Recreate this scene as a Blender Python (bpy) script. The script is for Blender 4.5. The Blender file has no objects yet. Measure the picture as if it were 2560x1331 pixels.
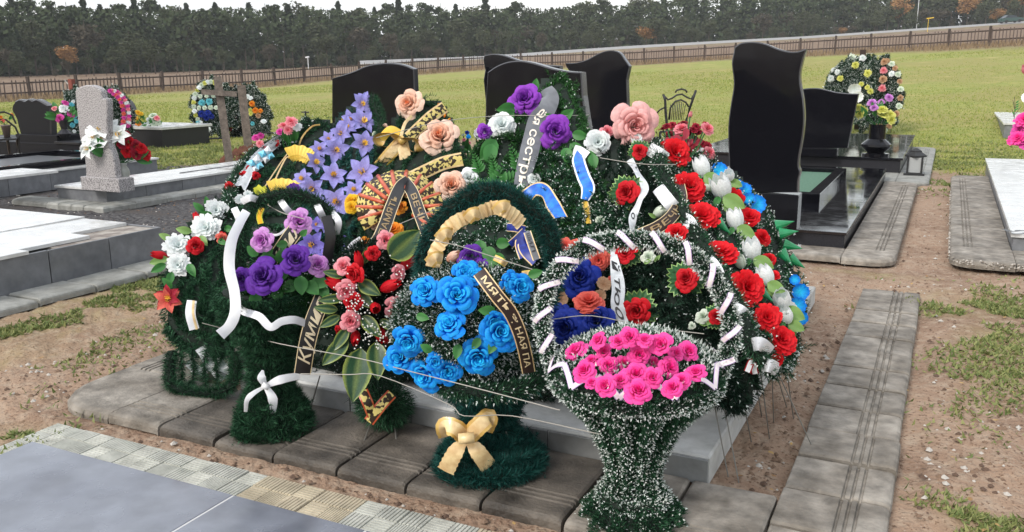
import bpy, math, random
import numpy as np
from mathutils import Vector, Matrix
random.seed(7); RNG=np.random.default_rng(7)
S=bpy.context.scene; C=S.collection
# ---------------- camera ----------------
FPX=2194.; H=1.55
CAM=np.array([0,0,H])
_az=math.atan(1106/2249.); _p=math.atan(494/2194.); _r=math.atan2(41,5666)
F=np.array([-math.sin(_az)*math.cos(_p),math.cos(_az)*math.cos(_p),-math.sin(_p)])
R0=np.array([math.cos(_az),math.sin(_az),0]); U0=np.cross(R0,F)
RV=math.cos(_r)*R0-math.sin(_r)*U0; UV=math.sin(_r)*R0+math.cos(_r)*U0
cam=bpy.data.cameras.new('camera'); co=bpy.data.objects.new('camera',cam); C.objects.link(co)
co.matrix_world=Matrix(((RV[0],UV[0],-F[0],0),(RV[1],UV[1],-F[1],0),(RV[2],UV[2],-F[2],H),(0,0,0,1)))
cam.sensor_width=36; cam.lens=36*FPX/2560; cam.clip_start=.05; cam.clip_end=3000
S.camera=co
# ---------------- sky, sun, exposure ----------------
W=bpy.data.worlds.new('World'); S.world=W; W.use_nodes=True
nt=W.node_tree; nt.nodes.clear()
SUN_EL=math.radians(38); SUN_AZ=math.radians(200)
sky=nt.nodes.new('ShaderNodeTexSky'); sky.sky_type='NISHITA'; sky.sun_disc=False
sky.sun_elevation=SUN_EL; sky.sun_rotation=SUN_AZ; sky.air_density=1.4; sky.dust_density=3
b1=nt.nodes.new('ShaderNodeBackground'); b1.inputs[1].default_value=.05
nt.links.new(sky.outputs[0],b1.inputs[0])
# overcast cloud layer: soft noise, white with slightly greyer banks
tc=nt.nodes.new('ShaderNodeTexCoord'); nz=nt.nodes.new('ShaderNodeTexNoise'); nz.inputs['Scale'].default_value=2.2; nz.inputs['Detail'].default_value=4
mp=nt.nodes.new('ShaderNodeMapping'); mp.inputs['Scale'].default_value=(1,1,3)
nt.links.new(tc.outputs['Generated'],mp.inputs[0]); nt.links.new(mp.outputs[0],nz.inputs[0])
cr=nt.nodes.new('ShaderNodeValToRGB'); cr.color_ramp.elements[0].position=.3; cr.color_ramp.elements[0].color=(.74,.78,.84,1)
cr.color_ramp.elements[1].position=.65; cr.color_ramp.elements[1].color=(1,1,1,1)
nt.links.new(nz.outputs[0],cr.inputs[0])
b2=nt.nodes.new('ShaderNodeBackground'); b2.inputs[1].default_value=.92; nt.links.new(cr.outputs[0],b2.inputs[0])
ad=nt.nodes.new('ShaderNodeAddShader'); nt.links.new(b1.outputs[0],ad.inputs[0]); nt.links.new(b2.outputs[0],ad.inputs[1])
wo=nt.nodes.new('ShaderNodeOutputWorld'); nt.links.new(ad.outputs[0],wo.inputs[0])
sl=bpy.data.lights.new('sun','SUN'); sl.energy=1.7; sl.angle=math.radians(14); sl.color=(1,.96,.9)
so=bpy.data.objects.new('sun',sl); C.objects.link(so)
sd=Vector((math.sin(SUN_AZ)*math.cos(SUN_EL),math.cos(SUN_AZ)*math.cos(SUN_EL),math.sin(SUN_EL)))
so.rotation_euler=sd.to_track_quat('Z','Y').to_euler(); so.location=(0,0,30)
S.view_settings.view_transform='Standard'; S.view_settings.look='None'; S.view_settings.gamma=1
S.view_settings.exposure=.34
try: S.view_settings.use_curve_mapping=False
except Exception: pass

# ---------------- helpers: geometry of the view (measuring only) ----------------
def ray(x,y): return F*FPX+RV*(x-1280)+UV*(665.5-y)
def gz(x,y,z=0.):
    d=ray(x,y); return CAM+d*((z-H)/d[2])
def py_(x,y,Y):
    d=ray(x,y); return CAM+d*(Y/d[1])
def pd(x,y,dist):
    d=ray(x,y); return CAM+d*(dist/math.hypot(d[0],d[1]))
def px2m(P,s): return s*float(np.dot(np.asarray(P)-CAM,F))/FPX
def nrm(v):
    v=np.asarray(v,float); return v/max(1e-9,np.linalg.norm(v))
# ---------------- materials ----------------
MATS={}
def mat(name,col,col2=None,rough=.6,spec=.4,attr=None,noise=0,nscale=8,bump=0,bscale=40,metal=0,coat=0,trans=0,sheen=0,ncol=None,detail=4,subs=0,thr=None,wpos=False,vary=0,rvar=0):
    if name in MATS: return MATS[name]
    m=bpy.data.materials.new(name); m.use_nodes=True; n=m.node_tree; b=n.nodes['Principled BSDF']
    L=n.links.new
    b.inputs['Roughness'].default_value=rough; b.inputs['Metallic'].default_value=metal
    b.inputs['Specular IOR Level'].default_value=spec
    if coat: b.inputs['Coat Weight'].default_value=coat; b.inputs['Coat Roughness'].default_value=.05
    if sheen: b.inputs['Sheen Weight'].default_value=sheen
    c=None
    tcn=n.nodes.new('ShaderNodeTexCoord')
    if wpos:
        gg=n.nodes.new('ShaderNodeNewGeometry')
        class _T: outputs={'Object':gg.outputs['Position']}
        tcn=_T
    if col2 is not None:
        mx=n.nodes.new('ShaderNodeMix'); mx.data_type='RGBA'
        mx.inputs[6].default_value=(*col,1); mx.inputs[7].default_value=(*col2,1)
        if attr:
            a=n.nodes.new('ShaderNodeAttribute'); a.attribute_name=attr; L(a.outputs['Fac'],mx.inputs[0])
        else:
            t=n.nodes.new('ShaderNodeTexNoise'); t.inputs['Scale'].default_value=nscale; t.inputs['Detail'].default_value=detail
            L(tcn.outputs['Object'],t.inputs[0]); r=n.nodes.new('ShaderNodeMapRange')
            lo,hi=thr or (.35,.65)
            r.inputs[1].default_value=lo; r.inputs[2].default_value=hi; L(t.outputs[0],r.inputs[0]); L(r.outputs[0],mx.inputs[0])
        c=mx.outputs[2]
    if noise:
        t=n.nodes.new('ShaderNodeTexNoise'); t.inputs['Scale'].default_value=nscale*2.7; t.inputs['Detail'].default_value=6
        L(tcn.outputs['Object'],t.inputs[0])
        r=n.nodes.new('ShaderNodeMapRange'); r.inputs[1].default_value=.25; r.inputs[2].default_value=.75
        r.inputs[3].default_value=1-noise; r.inputs[4].default_value=1+noise; L(t.outputs[0],r.inputs[0])
        mu=n.nodes.new('ShaderNodeMix'); mu.data_type='RGBA'; mu.blend_type='MULTIPLY'; mu.inputs[0].default_value=1
        if c: L(c,mu.inputs[6])
        else: mu.inputs[6].default_value=(*col,1)
        L(r.outputs[0],mu.inputs[7]); c=mu.outputs[2]
    if vary:
        oi=n.nodes.new('ShaderNodeObjectInfo'); r=n.nodes.new('ShaderNodeMapRange'); r.inputs[3].default_value=1-vary; r.inputs[4].default_value=1+vary; L(oi.outputs['Random'],r.inputs[0])
        mu=n.nodes.new('ShaderNodeMix'); mu.data_type='RGBA'; mu.blend_type='MULTIPLY'; mu.inputs[0].default_value=1; L(c,mu.inputs[6]); L(r.outputs[0],mu.inputs[7]); c=mu.outputs[2]
    if rvar:
        t=n.nodes.new('ShaderNodeTexNoise'); t.inputs['Scale'].default_value=6; t.inputs['Detail'].default_value=8; L(tcn.outputs['Object'],t.inputs[0])
        r=n.nodes.new('ShaderNodeMapRange'); r.inputs[1].default_value=.4; r.inputs[2].default_value=.75; r.inputs[3].default_value=rough; r.inputs[4].default_value=rough+rvar; L(t.outputs[0],r.inputs[0]); L(r.outputs[0],b.inputs['Roughness'])
    if c: L(c,b.inputs['Base Color'])
    else: b.inputs['Base Color'].default_value=(*col,1)
    if bump:
        t=n.nodes.new('ShaderNodeTexNoise'); t.inputs['Scale'].default_value=bscale; t.inputs['Detail'].default_value=6
        L(tcn.outputs['Object'],t.inputs[0])
        bp=n.nodes.new('ShaderNodeBump'); bp.inputs['Strength'].default_value=bump; bp.inputs['Distance'].default_value=.01
        L(t.outputs[0],bp.inputs['Height']); L(bp.outputs[0],b.inputs['Normal'])
    if trans:
        # thin cloth / petals let some light through
        b.inputs['Transmission Weight'].default_value=0
        tr=n.nodes.new('ShaderNodeBsdfTranslucent'); ms=n.nodes.new('ShaderNodeMixShader'); ms.inputs[0].default_value=trans
        if c: L(c,tr.inputs[0])
        else: tr.inputs[0].default_value=(*col,1)
        o=n.nodes['Material Output']; L(b.outputs[0],ms.inputs[1]); L(tr.outputs[0],ms.inputs[2]); L(ms.outputs[0],o.inputs[0])
    MATS[name]=m; return m
# ---------------- mesh helpers ----------------
def tag(o,label=None,cat=None,group=None,kind=None):
    if label: o['label']=label
    if cat: o['category']=cat
    if group: o['group']=group
    if kind: o['kind']=kind
    return o
def thing(name,label,cat,loc=(0,0,0),group=None):
    o=bpy.data.objects.new(name,None); C.objects.link(o); o.location=Vector([float(v) for v in loc]); o.empty_display_size=.1
    return tag(o,label,cat,group)
def link(o,parent=None):
    C.objects.link(o)
    if parent: o.parent=parent
    return o
def rootloc(p):
    v=Vector((0,0,0))
    while p is not None: v=v+p.location; p=p.parent
    return v
def me_from(name,V,Fc,mats,midx=None,attrs=None,smooth=False):
    me=bpy.data.meshes.new(name)
    V=np.asarray(V,np.float32)
    if isinstance(Fc,np.ndarray) and Fc.ndim==2:
        n,k=Fc.shape
        me.vertices.add(len(V)); me.vertices.foreach_set('co',V.ravel())
        me.loops.add(n*k); me.loops.foreach_set('vertex_index',Fc.astype(np.int32).ravel())
        me.polygons.add(n); me.polygons.foreach_set('loop_start',np.arange(0,n*k,k,dtype=np.int32))
        me.update(calc_edges=True)
    else:
        me.from_pydata([tuple(map(float,v)) for v in V],[],[tuple(map(int,f)) for f in Fc]); me.update()
    for m in mats: me.materials.append(m)
    if midx is not None: me.polygons.foreach_set('material_index',np.asarray(midx,np.int32))
    if attrs:
        for k,v in attrs.items():
            a=me.attributes.new(k,'FLOAT','POINT'); a.data.foreach_set('value',np.asarray(v,np.float32))
    if smooth: me.polygons.foreach_set('use_smooth',np.ones(len(me.polygons),bool))
    me.validate(verbose=False)
    return me
def mk(name,V,Fc,mats,parent=None,**kw):
    """mesh object with world coordinates; made local to its parent"""
    if not isinstance(mats,(list,tuple)): mats=[mats]
    V=np.asarray(V,float)
    if parent is not None: V=V-np.array(rootloc(parent))
    else:
        pass
    o=bpy.data.objects.new(name,me_from(name,V,Fc,mats,**kw)); return link(o,parent)
def put(name,me,P,rot=None,scale=1,parent=None):
    o=bpy.data.objects.new(name,me)
    P=Vector([float(v) for v in P])
    if parent is not None: P=P-rootloc(parent)
    o.location=P
    if rot is not None: o.rotation_euler=rot
    o.scale=(scale,)*3 if np.isscalar(scale) else scale
    return link(o,parent)
class MB:
    def __init__(s): s.v=[]; s.f=[]; s.m=[]
    def add(s,V,Fc,mi=0):
        o=len(s.v); s.v+= [tuple(map(float,v)) for v in V]; s.f+=[tuple(int(i)+o for i in f) for f in Fc]; s.m+=[mi]*len(Fc); return s
    def box(s,x0,x1,y0,y1,z0,z1,b=0,mi=0):
        if b<=0:
            V=[(x,y,z) for z in (z0,z1) for x,y in ((x0,y0),(x1,y0),(x1,y1),(x0,y1))]
            return s.add(V,[(3,2,1,0),(4,5,6,7),(0,1,5,4),(1,2,6,5),(2,3,7,6),(3,0,4,7)],mi)
        V=[]
        for z,i in ((z0,0),(z1-b,0),(z1,b)): V+=[(x0+i,y0+i,z),(x1-i,y0+i,z),(x1-i,y1-i,z),(x0+i,y1-i,z)]
        Fc=[(3,2,1,0),(8,9,10,11)]
        for k in (0,4):
            for i in range(4): j=(i+1)%4; Fc.append((k+i,k+j,k+4+j,k+4+i))
        return s.add(V,Fc,mi)
    def prism(s,pts,y0,t,b=.012,mi=0,mb=None):
        """outline pts [(x,z)] in plane y=y0, thickness t toward +y, bevelled front"""
        n=len(pts); P=np.array(pts,float)
        ar=0.5*np.sum(P[:,0]*np.roll(P[:,1],-1)-np.roll(P[:,0],-1)*P[:,1])
        if ar<0: P=P[::-1]
        e=np.roll(P,-1,0)-P; e/=np.linalg.norm(e,axis=1)[:,None]+1e-9
        nn=np.stack([-e[:,1],e[:,0]],1); inn=(nn+np.roll(nn,1,0)); inn/=np.linalg.norm(inn,axis=1)[:,None]+1e-9
        Q=P+inn*b
        V=[(x,y0,z) for x,z in Q]+[(x,y0+b,z) for x,z in P]+[(x,y0+t-b,z) for x,z in P]+[(x,y0+t,z) for x,z in Q]
        s.add(V,[tuple(range(n)),tuple(range(4*n-1,3*n-1,-1))],mi)
        o=len(s.v)-4*n
        for k in range(3):
            for i in range(n):
                j=(i+1)%n; s.f.append((o+k*n+i,o+(k+1)*n+i,o+(k+1)*n+j,o+k*n+j)); s.m.append(mi if mb is None else mb)
        return s
    def tube(s,pts,r,n=6,mi=0,caps=True):
        P=[np.asarray(p,float) for p in pts]; m=len(P)
        rs=[r]*m if np.isscalar(r) else r
        V=[]; up=np.array([0,0,1.])
        for i in range(m):
            t=nrm(P[min(i+1,m-1)]-P[max(i-1,0)])
            a=np.cross(t,up)
            if np.linalg.norm(a)<.1: a=np.cross(t,[1,0,0])
            a=nrm(a); b=np.cross(t,a)
            for k in range(n):
                q=2*math.pi*k/n; V.append(P[i]+(a*math.cos(q)+b*math.sin(q))*rs[i])
        Fc=[]
        for i in range(m-1):
            for k in range(n):
                k2=(k+1)%n; Fc.append((i*n+k,i*n+k2,(i+1)*n+k2,(i+1)*n+k))
        if caps: Fc+=[tuple(range(n-1,-1,-1)),tuple((m-1)*n+k for k in range(n))]
        return s.add(V,Fc,mi)
    def lathe(s,cx,cy,prof,n=20,mi=0,flute=0,nf=8):
        V=[]; Fc=[]
        for r,z in prof:
            for k in range(n):
                q=2*math.pi*k/n; rr=r*(1+flute*math.cos(nf*q)); V.append((cx+rr*math.cos(q),cy+rr*math.sin(q),z))
        for i in range(len(prof)-1):
            for k in range(n):
                k2=(k+1)%n; Fc.append((i*n+k,i*n+k2,(i+1)*n+k2,(i+1)*n+k))
        Fc+=[tuple(range(n-1,-1,-1)),tuple((len(prof)-1)*n+k for k in range(n))]
        return s.add(V,Fc,mi)
    def out(s,name,mats,parent=None,smooth=False):
        return mk(name,np.array(s.v),s.f,mats,parent,midx=s.m,smooth=smooth)
def catmull(P,n=8):
    P=[np.asarray(p,float) for p in P]; Q=[2*P[0]-P[1]]+P+[2*P[-1]-P[-2]]; out=[]
    for i in range(1,len(Q)-2):
        for k in range(n):
            t=k/n; a,b,c,d=Q[i-1],Q[i],Q[i+1],Q[i+2]
            out.append(.5*((2*b)+(c-a)*t+(2*a-5*b+4*c-d)*t*t+(-a+3*b-3*c+d)*t**3))
    out.append(P[-1]); return out
def vnoise(x,y,seed=0):
    xi=np.floor(x).astype(np.int64); yi=np.floor(y).astype(np.int64); xf=x-xi; yf=y-yi
    def h(a,b):
        n=(a*374761393+b*668265263+seed*974634777)&0x7fffffff; n=((n^(n>>13))*1274126177)&0x7fffffff
        return ((n^(n>>16))&0xffff)/65535.
    u=xf*xf*(3-2*xf); v=yf*yf*(3-2*yf)
    return (h(xi,yi)*(1-u)+h(xi+1,yi)*u)*(1-v)+(h(xi,yi+1)*(1-u)+h(xi+1,yi+1)*u)*v
def fbm(x,y,sc,oct=4,seed=0):
    s=0;a=.5
    for i in range(oct): s=s+a*vnoise(x*sc+17*i,y*sc-9*i,seed+i); a*=.5; sc*=2.03
    return s
def ingrid(P,poly):
    x,y=P[:,0],P[:,1]; c=np.zeros(len(P),bool); n=len(poly)
    for i in range(n):
        x1,y1=poly[i]; x2,y2=poly[(i+1)%n]
        k=((y1>y)!=(y2>y))&(x<(x2-x1)*(y-y1)/(y2-y1+1e-12)+x1); c^=k
    return c
def distpoly(P,poly):
    d=np.full(len(P),1e9)
    for i in range(len(poly)):
        a=np.array(poly[i],float); b=np.array(poly[(i+1)%len(poly)],float); ab=b-a
        t=np.clip(((P-a)@ab)/(ab@ab),0,1); d=np.minimum(d,np.linalg.norm(P-(a+t[:,None]*ab),axis=1))
    return d
# ================= MATERIAL LIBRARY =================
M=dict(
 black=mat('polished_black_granite',(.004,.004,.006),(.010,.010,.013),rough=.045,spec=.24,nscale=300,thr=(.45,.7),rvar=.12),
 blacktop=mat('mirror_black_granite_top',(.006,.006,.008),(.015,.015,.018),rough=.05,spec=.75,nscale=300,thr=(.45,.7),rvar=.10),
 blackmat=mat('dull_black_granite',(.008,.008,.010),(.016,.016,.02),rough=.45,spec=.10,nscale=90),
 blackedge=mat('granite_edge_sky_sheen',(.055,.055,.06),rough=.22,spec=.5,noise=.2,nscale=60),  # lighter colour stands in for sky reflected along the headstone rims
 blackrough=mat('dark_granite_side',(.016,.016,.02),(.03,.03,.035),rough=.3,spec=.3,nscale=150),
 greygran=mat('speckled_grey_granite',(.42,.40,.40),(.16,.15,.155),rough=.45,nscale=90,detail=2,thr=(.48,.56),bump=.1),
 bluestone=mat('grey_stone_tile_cladding',(.135,.14,.152),(.18,.185,.195),rough=.35,noise=.2,nscale=5,bump=.08,wpos=True,vary=.10,rvar=.3),
 whitepol=mat('pale_stone_with_sky_glare',(.52,.52,.51),(.64,.64,.63),rough=.12,spec=.6,nscale=4,noise=.12,detail=8,wpos=True,vary=.05,rvar=.3),  # pale colour also carries the white sky mirrored on polished grave tops
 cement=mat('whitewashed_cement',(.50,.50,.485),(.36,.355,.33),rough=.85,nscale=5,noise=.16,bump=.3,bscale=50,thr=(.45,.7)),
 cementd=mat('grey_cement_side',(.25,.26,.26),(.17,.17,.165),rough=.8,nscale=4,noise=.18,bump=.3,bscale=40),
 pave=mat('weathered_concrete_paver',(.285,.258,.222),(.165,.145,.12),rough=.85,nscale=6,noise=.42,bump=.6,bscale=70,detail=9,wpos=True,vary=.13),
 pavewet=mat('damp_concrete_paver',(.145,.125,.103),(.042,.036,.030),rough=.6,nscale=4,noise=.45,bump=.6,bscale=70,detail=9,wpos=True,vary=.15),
 pavel=mat('pale_concrete_footing',(.30,.30,.28),(.22,.22,.20),rough=.8,nscale=5,noise=.25,bump=.5,bscale=60,detail=8,wpos=True,vary=.08),
 tileg=mat('grey_cream_relief_tile',(.47,.47,.42),(.36,.365,.32),rough=.7,nscale=6,noise=.25,bump=.35,bscale=90,detail=8,wpos=True,vary=.06),
 tilet=mat('sandy_relief_tile',(.47,.41,.30),(.37,.32,.23),rough=.7,nscale=6,noise=.25,bump=.35,bscale=90,detail=8,wpos=True,vary=.06),
 slab=mat('polished_grey_slab',(.20,.215,.25),(.13,.14,.17),rough=.16,spec=.6,nscale=2.2,noise=.28,thr=(.42,.66),detail=10,bump=.03,bscale=14,wpos=True,rvar=.22),
 grout=mat('white_grout',(.55,.55,.55),rough=.8),
 wood=mat('grey_weathered_wood',(.20,.165,.135),(.12,.10,.085),rough=.85,nscale=14,noise=.25,bump=.4,bscale=60),
 fence=mat('old_fence_wood',(.085,.06,.05),(.055,.042,.036),rough=.9,nscale=3,noise=.2),
 fpick=mat('dark_fence_pickets',(.095,.068,.058),(.13,.10,.088),rough=.9,nscale=1,noise=.2),
 iron=mat('black_painted_iron',(.02,.02,.021),rough=.4,noise=.2),
 redpaint=mat('dark_red_painted_wood',(.20,.045,.03),rough=.6),
 brownpaint=mat('dark_brown_varnished_wood',(.035,.018,.014),rough=.4),
 needle=mat('dark_green_plastic_needles',(.005,.024,.012),(.055,.165,.08),attr='tone',rough=.6,spec=.15),
 needleg=mat('grass_green_plastic_needles',(.005,.030,.008),(.06,.20,.05),attr='tone',rough=.6,spec=.15),
 needlet=mat('teal_tinsel',(.003,.030,.026),(.03,.15,.125),attr='tone',rough=.5,spec=.2),
 needlek=mat('blackish_green_needles',(.003,.009,.006),(.022,.062,.036),attr='tone',rough=.6,spec=.15),
 tip=mat('white_frosted_tips',(.62,.70,.66),(.82,.85,.82),attr='tone',rough=.6),
 core=mat('dark_wreath_backing',(.008,.016,.011),rough=.9),
 wire=mat('galvanised_wire',(.25,.24,.22),rough=.5,metal=.5),
 string=mat('pale_string',(.38,.36,.32),rough=.8),
 gold=mat('gold_satin_ribbon',(.62,.42,.20),(.80,.62,.33),rough=.35,spec=.5,nscale=30,coat=.2),
 goldd=mat('deep_gold_satin',(.50,.29,.06),(.72,.50,.16),rough=.35,spec=.5,nscale=20,coat=.2),
 goldprint=mat('gold_print',(.72,.58,.34),rough=.45),
 yellow=mat('yellow_satin',(.82,.58,.10),rough=.4),
 yellowd=mat('deep_yellow_crease_shade',(.60,.38,.04),rough=.4),  # darker copy of the yellow satin, crease shade put into the colour
 white=mat('white_satin_ribbon',(.72,.74,.78),(.80,.81,.83),rough=.4,nscale=20),
 whiteg=mat('sheer_white_ribbon',(.50,.53,.55),(.66,.68,.70),rough=.35,nscale=30,noise=.15),
 lilacrib=mat('pink_white_satin_ribbon',(.78,.64,.68),(.86,.82,.82),rough=.35,nscale=40),
 lilac=mat('lilac_ribbon_edge',(.42,.30,.56),rough=.4),
 ribk=mat('black_mourning_ribbon',(.012,.011,.012),rough=.35,spec=.5),
 ribg=mat('dark_grey_satin_ribbon',(.10,.105,.115),(.15,.155,.17),rough=.3,spec=.5,nscale=15),
 ribb=mat('dark_brown_ribbon',(.03,.016,.012),rough=.4),
 blue=mat('blue_satin_ribbon',(.012,.10,.50),(.02,.22,.78),rough=.35,nscale=25),
 navy=mat('navy_satin_ribbon',(.010,.015,.14),(.015,.04,.34),rough=.35,nscale=25),
 redrib=mat('copper_red_ribbon',(.42,.05,.02),(.55,.13,.05),rough=.3,nscale=25,coat=.2),
 print_=mat('gold_leaf_print_ribbon',(.03,.018,.010),(.66,.54,.18),rough=.45,nscale=44,thr=(.50,.53),detail=1.5),
 leafg=mat('green_cloth_leaf',(.018,.11,.022),(.06,.24,.05),attr='tone',rough=.5,trans=.15),
 leafl=mat('light_green_cloth_leaf',(.13,.26,.06),(.26,.42,.13),attr='tone',rough=.5,trans=.15),
 leafd=mat('variegated_dark_leaf',(.020,.065,.028),(.28,.34,.07),attr='edge',rough=.35,noise=.3,nscale=12),
 lace=mat('green_lace_leaf',(.015,.09,.02),(.40,.62,.22),attr='edge',rough=.5),
 greensat=mat('green_satin_cone',(.008,.16,.055),(.02,.26,.10),rough=.25,nscale=12,coat=.3),
 cyansat=mat('light_blue_satin_star',(.10,.50,.70),(.35,.75,.88),rough=.35,nscale=18),
 pebble=mat('pebble_dash_edge',(.36,.33,.29),(.2,.17,.14),rough=.8,nscale=60,thr=(.45,.55),bump=.8,bscale=70),
 pearl=mat('tiny_white_pearls',(.8,.8,.76),rough=.3),
 stamen=mat('yellow_stamens',(.85,.55,.08),rough=.6),
 glass=mat('lantern_glass',(.35,.36,.36),rough=.1),
 vasew=mat('greyish_ceramic_vase',(.36,.37,.34),(.28,.29,.26),rough=.35,nscale=10),
 terracotta=mat('brown_pot',(.12,.09,.08),rough=.6),
)
def fm(name,a,b,rough=.6): return mat(name,a,b,attr='tone',rough=rough,trans=.22,spec=.25,noise=.16,nscale=5,bump=.25,bscale=22)
FL=dict(
 blue=fm('blue_rose_cloth',(.03,.66,.96),(.004,.20,.82)),
 pink=fm('hot_pink_rose_cloth',(.86,.06,.36),(.80,.05,.36)),
 pinkw=fm('pink_white_rose_cloth',(.88,.015,.30),(.90,.10,.40)),
 peach=fm('peach_rose_cloth',(.86,.34,.17),(.84,.66,.55)),
 purple=fm('deep_purple_cloth',(.055,.012,.17),(.15,.035,.40)),
 orchid=fm('orchid_purple_cloth',(.16,.02,.33),(.32,.06,.55)),
 mauve=fm('mauve_rose_cloth',(.50,.10,.52),(.66,.36,.70)),
 lav=fm('lavender_clematis_cloth',(.36,.30,.66),(.33,.33,.74)),
 violet=fm('violet_clematis_cloth',(.17,.12,.48),(.22,.19,.60)),
 red=fm('red_flower_cloth',(.36,.003,.010),(.66,.008,.018)),
 redc=fm('red_carnation_cloth',(.55,.003,.012),(.78,.012,.02)),
 dred=fm('dark_red_cloth',(.20,.006,.02),(.42,.02,.045)),
 lpink=fm('light_pink_cloth',(.78,.10,.16),(.84,.38,.42)),
 ppink=fm('pale_pink_tulip_cloth',(.80,.34,.33),(.84,.50,.48)),
 coral=fm('coral_carnation_cloth',(.72,.10,.08),(.80,.18,.13)),
 navy=fm('navy_rose_cloth',(.008,.018,.18),(.012,.04,.36)),
 white=fm('white_flower_cloth',(.76,.84,.83),(.88,.89,.89)),
 cream=fm('cream_flower_cloth',(.55,.68,.52),(.72,.76,.66)),
 yellow=fm('yellow_flower_cloth',(.80,.42,.02),(.84,.58,.03)),
 orange=fm('orange_flower_cloth',(.72,.12,.01),(.86,.36,.03)),
 lime=fm('lime_flower_cloth',(.55,.56,.05),(.68,.68,.22)),
 tan=fm('tan_flower_cloth',(.40,.20,.10),(.55,.36,.22)),
 magenta=fm('magenta_flower_cloth',(.62,.03,.30),(.72,.10,.42)),
 cyan=fm('cyan_flower_cloth',(.06,.42,.52),(.20,.62,.70)),
)
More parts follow.
